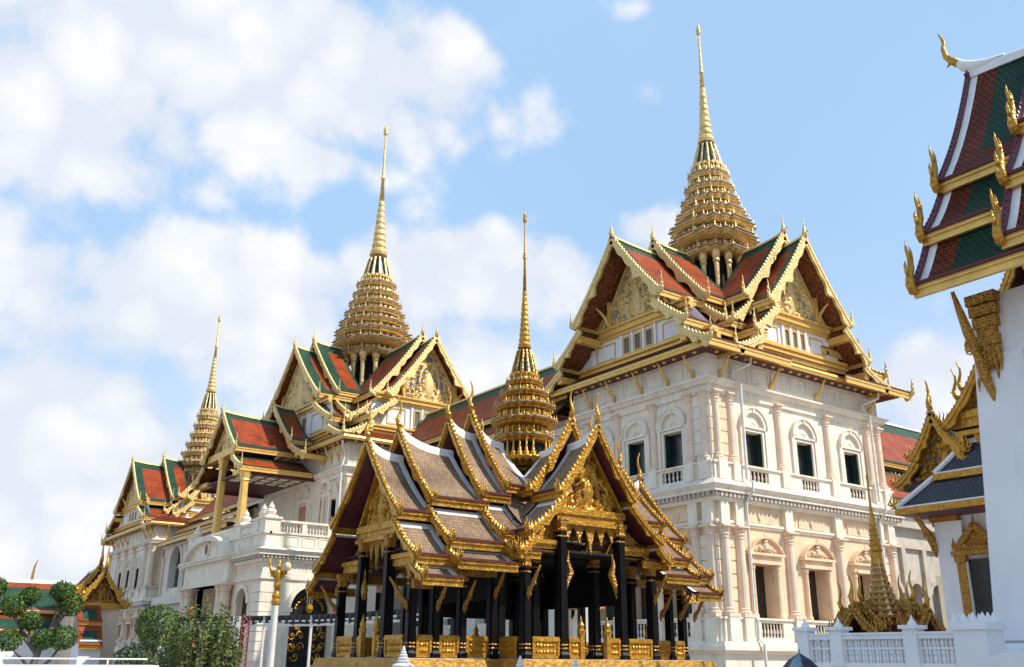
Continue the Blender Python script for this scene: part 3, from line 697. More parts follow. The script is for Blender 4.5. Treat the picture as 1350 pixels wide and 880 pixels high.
    ring_box(mb, x0, x1, y0, y1, ent, ent+.10, .10); ring_box(mb, x0, x1, y0, y1, ent+.10, ent+.22, .16); ring_box(mb, x0, x1, y0, y1, mid-.20, mid-.02, .22, 0, .30)
    ring_box(mb, x0, x1, y0, y1, mid+.20, mid+.36, .58); ring_box(mb, x0, x1, y0, y1, mid+.36, mid+.52, .62, 0, .76); ring_box(mb, x0, x1, y0, y1, mid+.52, mc, .70, 0, .30)
    mb.build('middle_cornice', 'white', t)
    mb = MB()
    ring_box(mb, x0, x1, y0, y1, uw-.62, uw-.48, .12); ring_box(mb, x0, x1, y0, y1, uw-.48, uw-.2, .08); ring_box(mb, x0, x1, y0, y1, uw-.2, uw, .22, 0, .36); ring_box(mb, x0, x1, y0, y1, uw, uw+.1, .44); ring_box(mb, x0, x1, y0, y1, uw+.1, uw+.2, .3, 0, .1)
    mb.build('upper_cornice', 'white', t)
    # eaves: tiled hip skirt, gold fascia, boarded soffit with gold rosettes
    ex0, ex1, ey0, ey1 = LV['ex']
    def rect(p, z): return [(ex0+p, ey0+p, z), (ex1-p, ey0+p, z), (ex1-p, ey1-p, z), (ex0+p, ey1-p, z)]
    mb = MB(); mb.rings([rect(.0, ev-.30), rect(-.04, ev-.16), rect(-.08, ev-.14), rect(-.04, ev+.02), rect(.1, ev+.02), rect(.1, ev-.30)], 0, cap=False); mb.build('eave_fascia', 'gold_band', t)
    mb = MB(); mb.rings([rect(.02, ev-.26), [(x0-.02, y0-.02, ev-.26), (x1+.02, y0-.02, ev-.26), (x1+.02, y1+.02, ev-.26), (x0-.02, y1+.02, ev-.26)]], 0, cap=False); mb.build('roof_soffit', 'maroon', t)
    mb = MB()
    for fr, h, lo_, hi_ in ((frN, hy, (x0-ex0), 0), (frW, hx, (y0-ey0), 0)):
        a = lo_*.5
        for i in range(int(2*h/.72)): mb.lathe(fr(a, -h+.3+.72*i, ev-.30), [(.005, -.06), (.10, -.02), (.12, .05)], 6)
    mb.build('soffit_rosettes', 'gold_band', t)
    A, B = rect(-.06, ev+.03), rect(1.15, ev+.78)
    mb = MB()
    for i in range(4):
        j = (i+1) % 4; L = (Vector(A[j])-Vector(A[i])).length
        mb.quad(A[i], A[j], B[j], B[i], 0, ((0, 1.4), (L, 1.4), (L-1.2, 0), (1.2, 0)))
    mb.build('eave_roof', 'redtile', t)
    for fr, h, d in ((frN, hy, x0-ex0), (frW, hx, y0-ey0)):
        out, lat = ((-1, 0), (0, 1)) if fr is frN else ((0, -1), (1, 0))
        for b in LV['brk'][0 if fr is frN else 1]:
            m_ = FM(out, lat, fr(.0, b, ev-.28-1.15), 1.15); m_[0][1] *= 0.9; inst(ME['brk'], t, m_, 'eave_bracket')
    # gables
    tiers, bell, cone, ring, ntop, tip, zp0, rp = spire_args
    for out, lat, (fo, fi, po, pi, ph), orn in (((-1, 0), (0, 1), gN, True), ((0, -1), (1, 0), gW, True), ((1, 0), (0, 1), gN, True), ((0, 1), (1, 0), gW, True)):
        gable(t, out, lat, c, fo, rp*1.35, po, dict(CH, bf=LV.get('bf', .7)), orn, .25)
        gable(t, out, lat, c, fi, rp*1.35, pi, dict(CH, bf=LV.get('bf', .7)), orn, .22)
        fr = Fr(c, out, lat); ga = ph['a']
        if out[0]+out[1] > 0 and name != 'palace_tower_any':     # far side: plain gable wall
            pass
        z0, z1, z2 = ph['z']; b0, b1 = ph['b']          # foot, window band foot/top; half widths at z0 and at z2
        mb = MB(); at = z1-z0
        bz = lambda z: b0+(b1-b0)*(z-z0)/(z2-z0)
        mb.quad(fr(ga, -b0, z0), fr(ga, b0, z0), fr(ga, b1, z2), fr(ga, -b1, z2)); mb.build('gable_wall', 'plaster', t)
        mb = MB(); pz = z0+at
        mb.fbox(fr, ga-.1, ga+.28, -b0-.1, b0+.1, z0-.75, z0-.35); mb.fbox(fr, ga-.1, ga+.18, -b0, b0, z0-.35, z0+.0)
        mb.fbox(fr, ga-.1, ga+.34, -b0, b0, z0, z0+.12); mb.fbox(fr, ga-.1, ga+.22, -b0*.98, b0*.98, z0+.12, z0+.26); mb.fbox(fr, ga-.1, ga+.40, -b0*.97, b0*.97, z0+.26, z0+.42)
        mb.fbox(fr, ga-.1, ga+.16, -b1, b1, z2-.18, z2); mb.fbox(fr, ga-.1, ga+.30, -b1, b1, z2, z2+.14); mb.fbox(fr, ga-.1, ga+.22, -b1, b1, z2+.14, z2+.34); mb.fbox(fr, ga-.1, ga+.36, -b1, b1, z2+.34, z2+.46)
        for i in range(int(b0*2/.22)): b = -b0+.22*i+.1; mb.tri(fr(ga+.30, b-.1, z0-.36), fr(ga+.30, b+.1, z0-.36), fr(ga+.30, b, z0-.16)); 
        mb.build('gable_ledge', 'gold_band', t)
        mb = MB(); hb = z2-.18-(z0+.42); zb = z0+.42; sp = b0*.155
        for i in (-2, -1, 1, 2): 
            b = (i-.5 if i > 0 else i+.5)*sp*1.0
            mb.fbox(fr, ga-.05, ga+.10, b-.09, b+.09, zb, zb+hb)
        for s in (-1, 1): mb.fbox(fr, ga-.05, ga+.10, s*sp*4.3-.09, s*sp*4.3+.09, zb, zb+hb*.8)
        mb.build('gable_pilasters', 'plaster', t)
        for i in (-1, 0, 1):
            b = i*sp; w_ = sp*.24
            m2 = MB(); m2.quad(fr(ga+.02, b-w_, zb+hb*.18), fr(ga+.02, b+w_, zb+hb*.18), fr(ga+.02, b+w_, zb+hb*.82), fr(ga+.02, b-w_, zb+hb*.82)); wn = m2.build('gable_window', 'curtain', t)
            m2 = MB()
            for q in ((b-w_-.07, b-w_, zb+hb*.12, zb+hb*.88), (b+w_, b+w_+.07, zb+hb*.12, zb+hb*.88), (b-w_, b+w_, zb+hb*.12, zb+hb*.18), (b-w_, b+w_, zb+hb*.82, zb+hb*.88)): m2.fbox(fr, ga+.01, ga+.09, *q)
            m2.build('frame', 'gold_band', wn)
        mb = MB()
        for s in (-1, 1):
            for q in ((2.1, 2.16, .12, .85), (3.8, 3.86, .12, .85), (2.16, 3.8, .12, .18), (2.16, 3.8, .79, .85)):
                mb.fbox(fr, ga+.0, ga+.05, min(s*sp*q[0], s*sp*q[1]), max(s*sp*q[0], s*sp*q[1]), zb+hb*q[2], zb+hb*q[3])
        mb.build('gable_panels', 'gold_band', t)
        pb = ph['pb']; zt = po[0][1]-.75
        pediment(t, fr, ga+.05, pb, z2+.46, zt, ph.get('bg', 'pale_blue'), 'gold_pale', seed=ph.get('seed', 1), n=30, depth=.16, scale=2.6*3/pb)
        for s in (-1, 1):
            mb = MB()
            mb.fbox(fr, ga+.0, ga+.34, s*(pb*.80)-.14, s*(pb*.80)+.14, z2+.46, z2+.46+(zt-z2)*.36); 
            mb.tube([fr(ga+.36, s*pb*.80, z2+.5), fr(ga+.42, s*pb*.86, z2+1.0), fr(ga+.62, s*pb*.94, z2+1.4), fr(ga+.95, s*pb*1.0, z2+1.75)], [.05, .10, .08, .03], 5)
            mb.hexa([fr(ga, s*pb*.95, z2+.46), fr(ga+.12, s*pb*.95, z2+.46), fr(ga+.12, s*b1*.97, z2+.46), fr(ga, s*b1*.97, z2+.46), fr(ga, s*pb*.95, z2+1.5), fr(ga+.12, s*pb*.95, z2+1.5), fr(ga+.12, s*b1*.955, z2+.5), fr(ga, s*b1*.955, z2+.5)])
            for k in range(1, 3):      # beams under the overhang at each tier break
                q = po[k]; mb.fbox(fr, ga-.2, fo-.15, s*(q[0]+.15)-.2, s*(q[0]+.15)+.2, q[1]-.75, q[1]-.35)
            mb.build('gable_brackets', 'gold_band', t)
    # near-black core painted as the shaded void, spire posts and spire
    mb = MB(); mb.plan((cx, cy, zp0-3.5), [(rp*.72, 0), (rp*.72, tiers[0][0]-zp0+3.6)], PLAN); mb.build('spire_void_shade', 'shade_in', t)
    mb = MB(); H = tiers[0][0]-zp0
    pf = [(.13, -1.2), (.15, -.1), (.18, 0), (.15, .08*H), (.14, .4*H), (.17, .74*H), (.25, .78*H), (.20, .83*H), (.27, .9*H), (.30, 1.02*H)]
    mb.lathe((0, 0, 0), [(r*rp/1.9, z) for r, z in pf], 8); me = mesh_only(mb, 'spire_post', 'spire_gold')
    for q in range(12):
        x, y = PLAN[q*3+(1 if q % 3 != 1 else 1)]; 
        inst(me, t, Matrix.Translation((cx+x*rp, cy+y*rp, zp0)), 'spire_post')
    spire(t, c, tiers, bell, cone, ring, ntop, tip)
    return t, frN, frW

COLM = {'lo': {}, 'up': {}}
for k, h in (('a', 4.22), ('b', 3.9)): COLM['lo'][k] = m_column(h, .26, 'pink')
for k, h in (('a', 3.62), ('b', 3.4)): COLM['up'][k] = m_column(h, .215, 'pink')

def scaled(lst, f): return [tuple(f(x) for x in p) for p in lst]
# nearest (right-hand) tower -------------------------------------------------
pN = [(0, 24.85, 3.5, 20.55), (3.1, 20.05, 5.2, 18.45), (4.85, 17.98, 6.75, 16.95)]
pNi = [(0, 25.55, 3.75, 20.95), (3.4, 20.45, 5.4, 18.95)]
pW = [(0, 24.75, 3.35, 20.3), (3.0, 19.85, 4.75, 18.3), (4.4, 17.85, 6.3, 16.95)]
pWi = [(0, 25.5, 3.65, 20.95), (3.3, 20.45, 5.3, 18.95)]
SPR = ([(25.4, 2.4), (26.34, 2.84), (27.29, 2.72), (28.23, 2.24), (29.17, 1.88), (30.11, 1.61), (31.06, 1.34)], (32.1, .92, 33.75, .55), (34.05, .48, 38.2, .17), (39.42, .13), (42.45, .09), 43.49, 22.6, 1.75)
LVR = dict(ground=0, ledge=2.8, mid=9.45, ent=8.15, mid_top=10.3, cornice=15.3, eave=17.0, lwin=(3.9, 6.42), uwin=(11.24, 13.04), crest=8.1, cl='a', cu='a',
           ex=(33.0, 49.4, 29.75, 42.25), brk=((-4.4, -2.6, -.6, 1.6, 3.6), (-6.3, -2.4, 1.4, 6.3)))
tR, frNR, frWR = tower('palace_tower', 'white palace tower nearest the camera, with orange and green roofs and the tallest-looking golden spire', (41.2, 36.0), (34.0, 48.4), (30.7, 41.3), LVR,
    (8.6, 5.3, pN, pNi, dict(a=6.75, z=(17.75, 18.2, 19.75), b=(5.9, 4.2), pb=2.6, seed=1)), (6.8, 5.4, pW, pWi, dict(a=5.35, z=(17.75, 18.2, 19.75), b=(4.3, 3.2), pb=2.4, seed=2)), SPR,
    dict(N=(-4.95, -4.0, -1.4, 1.4, 4.0, 4.95), W=(-6.8, -5.75, -2.05, 2.05, 5.75, 6.8)), dict(N=(-2.75, 0, 2.75), W=(-4.05, 0, 4.1)))
# rain pipes down the sunlit side
for b, bt in ((-5.35, -4.9), (5.6, 6.1)):
    f = frWR; mb = MB()
    mb.tube([f(.95, bt, 16.65), f(.9, bt, 16.35), f(.28, b-.25, 15.95), f(.26, b-.25, 15.6), f(.55, b, 15.3), f(.52, b, 15.0), f(.5, b, 10.4), f(.85, b, 10.25), f(.82, b, 9.8), f(.34, b, 9.3), f(.34, b, 4.0), f(.5, b, 3.8), f(.5, b, 2.9), f(.8, b, 2.7), f(.8, b, .5)], .075, 7)
    for z in (14.2, 12.6, 11.0, 8.2, 6.6, 5.0): mb.lathe(f(.5 if z > 10 else .34, b, z), [(.10, -.05), (.10, .05)], 7)
    mb.build('rain_pipe', 'pipe', tR)

# central tower ---------------------------------------------------------------
cN = [(0, 27.35, 5.6, 22.0), (5.0, 21.3, 8.3, 19.5), (7.8, 18.9, 10.6, 17.75)]
cNi = [(0, 28.2, 5.6, 22.45), (5.1, 21.8, 9.3, 19.5)]
cW = [(0, 26.7, 3.9, 21.4), (3.5, 20.8, 5.65, 19.35), (5.25, 18.8, 7.4, 17.7)]
cWi = [(0, 27.5, 4.2, 21.9), (3.8, 21.3, 6.3, 19.5)]
SPC = ([(27.4, 3.16), (28.39, 3.79), (29.38, 3.64), (30.36, 3.29), (31.35, 2.88), (32.34, 2.53), (33.32, 2.21), (34.31, 1.92)], (35.4, 1.30, 37.4, .86), (37.95, .72, 43.6, .26), (46.08, .17), (50.9, .13), 52.21, 24.7, 2.35)
LVC = dict(ground=0, ledge=2.8, mid=9.3, ent=8.0, mid_top=10.2, cornice=15.2, eave=17.4, lwin=(3.9, 6.4), uwin=(10.9, 13.1), crest=8.0, cl='b', cu='b',
           bf=1.15, ex=(28.7, 44.1, 61.2, 84.6), brk=((-10.2, -9.2, -7.9, -6.5, 7, 9), (-6, -4.4, -2, 2, 5)))
tC, frNC, frWC = tower('palace_tower', 'middle palace tower, largest of the three, with porch roof joined to its front', (36.4, 72.9), (29.6, 43.2), (62.2, 83.6), LVC,
    (7.5, 5.8, cN, cNi, dict(a=6.5, z=(18.4, 18.9, 21.3), b=(8.4, 6.2), pb=4.2, seed=3)), (11.4, 9.1, cW, cWi, dict(a=10.3, z=(18.4, 18.9, 20.9), b=(6.0, 4.6), pb=3.0, seed=4)), SPC,
    dict(N=(-10.1, -7.1, 7.1, 10.1), W=(-6, -2, 2, 6)), dict(N=(-8.6, 8.6), W=(-4, 0, 4)))
mb = MB(); f = frNC
mb.tube([f(.8, -11.3, 17.0), f(.75, -11.2, 16.6), f(.3, -10.8, 16.1), f(.5, -10.75, 15.2), f(.5, -10.75, 10.2), f(.4, -10.75, 9), f(.4, -10.75, 1)], .08, 6); mb.build('rain_pipe', 'pipe', tC)

# far (left-hand) tower -------------------------------------------------------
lN = [(0, 23.1, 5.2, 17.95), (4.7, 17.4, 7.9, 15.9), (7.5, 15.4, 9.4, 14.75)]
lNi = [(0, 23.9, 5.4, 18.6), (5.0, 18.1, 8.0, 16.8)]
lW = [(0, 23.0, 3.6, 18.3), (3.2, 17.8, 5.0, 16.3), (4.6, 15.8, 6.4, 14.9)]
lWi = [(0, 23.7, 3.9, 18.8), (3.5, 18.3, 5.3, 16.9)]
SPL = ([(21.98, 2.24), (23.14, 2.82), (24.3, 2.67), (25.46, 2.26), (26.62, 1.89), (27.78, 1.6), (28.94, 1.34)], (30.2, .95, 32.3, .6), (32.7, .52, 37.0, .2), (38.47, .16), (41.8, .12), 42.8, 19.4, 1.7)
LVL = dict(ground=0, ledge=2.6, mid=6.6, ent=5.6, mid_top=7.5, cornice=13.2, eave=15.0, lwin=(3.4, 5.0), uwin=(8.5, 10.7), crest=5.6, cl='c', cu='c',
           bf=1.0, ex=(26.0, 41.5, 99.8, 119.2), brk=((-8.5, -7, -5.5, 2, 4, 6, 8), (-6, -3, 2, 6)))
COLM['lo']['c'] = m_column(2.2, .34, 'pink'); COLM['up']['c'] = m_column(4.5, .34, 'pink')
tL, frNL, frWL = tower('palace_tower', 'farthest palace tower at the left end of the row, seen almost edge-on', (33.9, 111.2), (26.8, 40.8), (100.6, 118.2), LVL,
    (8.0, 4.6, lN, lNi, dict(a=7.0, z=(15.6, 16.1, 17.7), b=(7.4, 5.6), pb=3.6, seed=5)), (9.0, 6.6, lW, lWi, dict(a=8.0, z=(15.6, 16.1, 17.7), b=(5.2, 4.0), pb=2.7, seed=6)), SPL,
    dict(N=(-8.7, -6.2, -1.7, 1.7, 5.0, 8.7), W=(-6, -2, 2, 6)), dict(N=(-3.6, .1, 3.6), W=(-4, 0, 4)))

# ------------------------------------------------------------------ galleries between the towers
GA = dict(CH); GA.update(bf=.3, bb=.3, vt=[.20, .16], vb=.08, fh=.34)
def gallery(label, c, half, prof, wx, eave, wins, lv, name='palace_gallery'):
    t = thing(name, label, 'palace wing', (c[0], c[1], 0), 'wings between the palace towers')
    gable(t, (0, -1), (1, 0), c, half, -half, prof, GA, orn=False, boards=False, nagas=False, drop=0)
    x0, x1 = wx; hx = (x1-x0)/2
    frN = Fr((x0, c[1]), (-1, 0), (0, 1)); frS = Fr((x1, c[1]), (1, 0), (0, 1))
    for fr, ws in ((frN, wins), (frS, [])):
        mb = MB(); holes = [(b-w, b+w, z0, z1, True) for b, w, z0, z1 in ws]
        wall_holes(mb, fr, 0, -half, half, 0, eave, holes, .6); mb.build('wall', 'white', t)
        for b, w, z0, z1 in ws:
            m2 = MB(); m2.quad(fr(-.58, b-w, z0), fr(-.58, b+w, z0), fr(-.58, b+w, z1), fr(-.58, b-w, z1)); wn = m2.build('window', 'pane', t)
            m2 = MB()
            for k in (-.33, .33): m2.fbox(fr, -.57, -.50, b+k*w-.05, b+k*w+.05, z0, z1-.3)
            for k in (.28, .56, .8): m2.fbox(fr, -.565, -.505, b-w, b+w, z0+(z1-z0)*k, z0+(z1-z0)*k+.07)
            m2.build('mullion', 'iron', wn)
            m2 = MB(); arch_ring(m2, fr, 0, .16, b, z1-w, w, w+.35, 14)
            for s in (-1, 1): m2.fbox(fr, 0, .14, b+s*(w+.175)-.175, b+s*(w+.175)+.175, z0-.2, z1-w)
            m2.build('window_surround', 'white', t)
    mb = MB()
    for z0, z1, p in lv: mb.fbox(frN, .0, p, -half, half, z0, z1)
    mb.build('cornice', 'white', t)
    mb = MB(); n = int(half*2/2.2)
    for i in range(n+1):
        b = -half+.3+(2*half-.6)*i/n
        if any(abs(b-w[0]) < w[1]+.7 for w in wins): continue
        mb.fbox(frN, .0, .22, b-.3, b+.3, 2.9, lv[0][0]); mb.fbox(frN, .0, .30, b-.38, b+.38, 2.0, 2.9)
        mb.fbox(frN, .0, .20, b-.28, b+.28, lv[1][1], eave-1.5)
    mb.build('pilasters', 'pink', t)
    mb = MB(); mb.fbox(frN, 0, .7, -half, half, eave-.1, eave+.05); mb.build('roof_soffit', 'maroon', t)
    return t
gallery('long wing with one red roof slope, between nearest and middle tower', (36.2, 51.7), 10.45, [(0, 20.2, 2.7, 16.9), (2.5, 16.5, 3.9, 15.3)], (33.6, 38.8), 15.4,
        [(-6.5, 1.1, 4, 7.4), (-2.2, 1.1, 4, 7.4), (2.2, 1.1, 4, 7.4), (6.5, 1.1, 4, 7.4), (-6.5, 1.0, 11, 13.6), (-2.2, 1.0, 11, 13.6), (2.2, 1.0, 11, 13.6), (6.5, 1.0, 11, 13.6)], ((8.2, 9.4, .25), (9.4, 10.2, .6), (14.4, 14.8, .3)))
gallery('long wing with stepped orange roofs behind the golden porch columns', (32.6, 89.6), 10.2, [(0, 18.4, 2.9, 15.4), (2.6, 15.0, 4.0, 14.2), (3.7, 13.9, 4.9, 13.35), (4.6, 13.1, 5.7, 12.75)], (27.7, 37.5), 12.8,
        [(5.8, 1.8, 8.2, 12.2), (1.0, 1.8, 8.2, 12.2), (-3.8, 1.8, 8.2, 12.2), (5.8, 1.2, 2.8, 5), (1.0, 1.2, 2.8, 5)], ((5.9, 6.6, .25), (6.6, 7.4, .7), (12.2, 12.5, .25)))

# ------------------------------------------------------------------ portico with terrace and porch
def portico():
    t = thing('palace_portico', 'white entrance portico carrying a balustraded terrace and a porch on golden columns', 'portico', (25.5, 65, 0))
    X0, X1, Y0, Y1 = 22.0, 30.0, 57.4, 72.6
    fN = Fr((X0, 0), (-1, 0), (0, 1)); fW = Fr((0, Y0), (0, -1), (1, 0)); fE = Fr((0, Y1), (0, 1), (1, 0))
    mb = MB(); wall_holes(mb, fN, 0, Y0, Y1, 0, 8.0, [(59.5, 61.4, 1.6, 6.1, True), (63.9, 69.7, 1.6, 6.5)], .42)
    for y in (63.9, 69.7): mb.quad(fN(0, y, 1.6), fN(-2.6, y, 1.6), fN(-2.6, y, 6.5), fN(0, y, 6.5))
    mb.quad(fN(0, 63.9, 6.5), fN(0, 69.7, 6.5), fN(-2.6, 69.7, 6.5), fN(-2.6, 63.9, 6.5)); wall_holes(mb, fN, -2.6, 63.9, 69.7, 1.6, 6.5, [(65.3, 68.3, 1.6, 5.9, True)], .6)
    mb.build('front_wall', 'pink', t)
    mb = MB(); wall_holes(mb, fW, 0, X0, X1, 0, 8.0, [(24.0, 26.9, 1.3, 6.2, True)], .7); mb.build('side_wall', 'white', t)
    mb = MB(); wall_holes(mb, fE, 0, X0, X1, 0, 8.0, [], .7); mb.build('side_wall', 'white', t)
    mb = MB(); mb.quad(fN(-.40, 59.5, 1.6), fN(-.40, 61.4, 1.6), fN(-.40, 61.4, 6.1), fN(-.40, 59.5, 6.1)); mb.build('side_door', 'iron', t)
    mb = MB(); mb.quad(fN(-3.19, 65.3, 1.6), fN(-3.19, 68.3, 1.6), fN(-3.19, 68.3, 5.9), fN(-3.19, 65.3, 5.9)); mb.build('main_door', 'iron', t)
    # rusticated corner
    mb = MB()
    for z in [1.7+.58*i for i in range(8)]: mb.fbox(fN, -.05, .06, Y0-.048, Y0+1.3, z, z+.53); mb.fbox(fW, -.05, .055, X0-.05, X0+1.2, z, z+.53)
    mb.build('quoins', 'white', t)
    # surrounds of the arches
    mb = MB(); arch_ring(mb, fW, 0, .14, 25.45, 4.75, 1.45, 1.75, 18); arch_ring(mb, fN, 0, .12, 60.45, 5.15, .95, 1.2, 16)
    for b in (23.85, 27.05): mb.fbox(fW, 0, .14, b-.15, b+.15, 1.3, 4.75); mb.fbox(fW, 0, .22, b-.25, b+.25, 4.6, 4.85)
    for b in (28.4, 29.2): mb.fbox(fW, 0, .2, b-.25, b+.25, 1.4, 6.4)
    mb.build('arch_surround', 'white', t)
    # black iron gate with gilded trident and scrolls
    mb = MB(); mb.quad(fW(-.68, 24.0, 1.3), fW(-.68, 26.9, 1.3), fW(-.68, 26.9, 6.2), fW(-.68, 24.0, 6.2)); g = mb.build('iron_gate', 'iron', t)
    mb = MB()
    for i in range(12): mb.fbox(fW, -.66, -.62, 24.1+.235*i, 24.14+.235*i, 1.35, 4.4)
    mb.fbox(fW, -.66, -.56, 24.0, 26.9, 4.3, 4.5); mb.build('bars', 'iron', g)
    mb = MB(); c0 = 25.55
    for dx in (-.16, 0, .16): mb.tube([fW(-.55, c0+dx, 5.2), fW(-.55, c0+dx, 5.85-abs(dx)), fW(-.55, c0+dx*.9, 6.0-abs(dx))], [.035, .03, .01], 5, 1)
    mb.lathe(fW(-.55, c0, 4.75), [(.02, -.25), (.18, -.1), (.27, .1), (.24, .3), (.06, .45)], 8)
    for k in range(12):
        a = math.pi*(.04+.92*k/11); r_ = .95
        p = fW(-.56, c0+r_*math.cos(a), 4.75+.85*r_*math.sin(a)); mb.lathe(p, [(.01, -.12), (.12, 0), (.01, .12)], 6)
    for s in (-1, 1):
        for (du, dz, r_, tw) in ((-.28, .62, .26, 1), (.28, .62, .26, -1), (-.28, -.05, .28, -1), (.28, -.05, .28, 1), (0, -.62, .3, 1), (0, 1.05, .2, 1)):
            mb.tube([fW(-.56, c0+s*.75+du+r_*(1-.07*k)*math.cos(tw*k*.62+dz*5), 2.6+dz+r_*1.1*(1-.07*k)*math.sin(tw*k*.62+dz*5)) for k in range(13)], [.05-.002*k for k in range(13)], 5)
            mb.lathe(fW(-.54, c0+s*.75+du, 2.6+dz), [(.01, -.09), (.08, 0), (.01, .09)], 5)
        mb.lathe(fW(-.56, c0+s*.85, 2.5), [(.02, -.25), (.16, 0), (.02, .25)], 6)
    mb.build('gilded_ornament', ['gold', 'plaster'], g)
    # entablature and cornice
    mb = MB(); ring_box(mb, X0, X1, Y0, Y1, 6.55, 6.7, .12); ring_box(mb, X0, X1, Y0, Y1, 6.7, 6.95, .05, 0, .05); ring_box(mb, X0, X1, Y0, Y1, 7.6, 7.8, .12, 0, .2); ring_box(mb, X0, X1, Y0, Y1, 8.0, 8.18, .5); ring_box(mb, X0, X1, Y0, Y1, 8.18, 8.32, .55, 0, .68); ring_box(mb, X0, X1, Y0, Y1, 8.32, 8.5, .5, 0, .15)
    mb.build('cornice', 'white', t)
    mb = MB()
    for i in range(60): mb.fbox(fN, .2, .42, Y0-.3+.26*i, Y0-.3+.26*i+.15, 7.82, 8.0)
    for i in range(31): mb.fbox(fW, .2, .42, X0-.2+.26*i, X0-.2+.26*i+.15, 7.82, 8.0)
    mb.build('dentils', 'grey_stucco', t)
    # terrace parapet
    mb = MB(); mb.fbox(fN, -.25, .05, Y0, Y1, 8.5, 9.35); mb.fbox(fW, -.25, .05, X0+.01, X1, 8.5, 9.35); mb.fbox(fN, -.35, .15, Y0-.15, Y1, 9.35, 9.47); mb.fbox(fW, -.35, .15, X0+.2, X1, 9.35, 9.47)
    mb.fbox(fN, -.30, .10, Y0+.3, Y1, 10.1, 10.24); mb.fbox(fW, -.30, .10, X0+.3, X1, 10.1, 10.24); mb.fbox(fN, -.2, .02, Y0+.8, Y1-.5, 9.47, 10.1)
    for i in range(6):
        a = X0+1.3+1.15*i
        for q in ((a, a+.95, 8.62, 8.68), (a, a+.95, 9.2, 9.26), (a, a+.06, 8.68, 9.2), (a+.89, a+.95, 8.68, 9.2)): mb.fbox(fW, .04, .09, *q)
    for i in range(3):
        a = Y0+1.2+1.15*i
        for q in ((a, a+.95, 8.62, 8.68), (a, a+.95, 9.2, 9.26), (a, a+.06, 8.68, 9.2), (a+.89, a+.95, 8.68, 9.2), (a, a+.95, 9.55, 9.6), (a, a+.95, 10.0, 10.05)): mb.fbox(fN, .04, .09, *q)
    mb.build('parapet', 'white', t)
    for i in range(4):
        x = X0+.9+1.8*i; balustrade(t, fW, -.10, x, x+1.5, 9.47, 10.1, 'white', .20, rail=False)
        mb = MB(); mb.fbox(fW, -.28, .08, x+1.5, x+1.8, 9.471, 10.1); mb.build('parapet_pier', 'white', t)
    mb = MB(); mb.quad((X0, Y0, 8.52), (X1, Y0, 8.52), (X1, Y1, 8.52), (X0, Y1, 8.52)); mb.build('terrace_floor', 'grey_stucco', t)
    urn = MB(); urn.box(-.36, .36, -.36, .36, 0, .14); urn.lathe((0, 0, .14), [(.22, 0), (.30, .08), (.36, .22), (.30, .36), (.16, .44), (.22, .52), (.14, .66), (.05, .78), (.01, .9)], 12); urn = mesh_only(urn, 'urn', 'white')
    pier = MB(); pier.box(-.5, .5, -.5, .5, -.86, -.06); pier.box(-.6, .6, -.6, .6, -.06, .06); pier = mesh_only(pier, 'corner_pier', 'white')
    for y, x in ((Y0+.35, X0+.35), (Y0+1.6, X0+.35), (62.2, X0+.35), (Y1-.35, X0+.35)):
        inst(pier, t, Matrix.Translation((x, y, 10.33))); inst(urn, t, Matrix.Translation((x, y, 10.38)))
    # central bay: paired columns, entablature and a round-headed pediment with an oval medallion
    fC = Fr((X0-.55, 66.9), (-1, 0), (0, 1))
    mb = MB(); mb.box(X0-.55, X0, 62.2, 71.4, 6.5, 8.05); mb.box(X0-.65, X0, 62.1, 71.5, 6.5, 6.68); mb.box(X0-.9, X0, 61.9, 71.7, 8.05, 8.22); mb.box(X0-1.0, X0, 61.8, 71.8, 8.22, 8.34)
    n = 20; Rr, Hh = 4.1, 1.45
    for i in range(n):
        y0, y1 = -Rr+2*Rr*i/n, -Rr+2*Rr*(i+1)/n
        h0, h1 = Hh*math.sqrt(max(0, 1-(y0/Rr)**2)), Hh*math.sqrt(max(0, 1-(y1/Rr)**2))
        mb.hexa([fC(-.5, y0, 8.34), fC(-.1, y0, 8.34), fC(-.1, y1, 8.34), fC(-.5, y1, 8.34), fC(-.5, y0, 8.36+h0), fC(-.1, y0, 8.36+h0), fC(-.1, y1, 8.36+h1), fC(-.5, y1, 8.36+h1)])
        mb.hexa([fC(-.51, y0, 8.34+h0*.86), fC(.3, y0, 8.34+h0*.86), fC(.3, y1, 8.34+h1*.86), fC(-.51, y1, 8.34+h1*.86), fC(-.51, y0, 8.5+h0), fC(.34, y0, 8.5+h0), fC(.34, y1, 8.5+h1), fC(-.51, y1, 8.5+h1)])
    mb.build('central_bay', 'white', t)
    mb = MB(); mb.rings([[fC(d, .42*r*math.cos(a), 9.05+.5*r*math.sin(a)) for a in [k*math.pi/10 for k in range(20)]] for d, r in ((-.1, 1), (.02, 1), (.05, .82))]); md = mb.build('medallion', 'white', t)
    mb = MB(); mb.rings([[fC(d, .42*r*math.cos(a), 9.05+.5*r*math.sin(a)) for a in [k*math.pi/10 for k in range(20)]] for d, r in ((.04, .72), (.07, .70))]); mb.build('portrait_field', 'brown_door', md)
    cm = m_column(4.9, .36, 'pink')
    for y in (62.55, 63.45, 70.1, 71.0): inst(cm, t, FM((0, -1), (1, 0), (X0-.42, y, 1.6)), 'column')
    mb = MB(); mb.box(X0-1.6, X0, 61.5, 72.0, 0, 1.6); mb.box(X0-3.0, X0-1.6, 63.5, 70, 0, 1.0); mb.build('steps', 'grey_stucco', t)
    # porch roof on gilded columns
    c = (36.4, 72.9); st = dict(CH); st.update(bf=.6, bb=.25, vt=[.14, .22], vb=.12, fh=.40)
    gable(t, (-1, 0), (0, 1), c, 13.1, 7.3, [(0, 20.7, 3.8, 17.2), (3.4, 16.55, 5.5, 15.45)], st, True, .25)
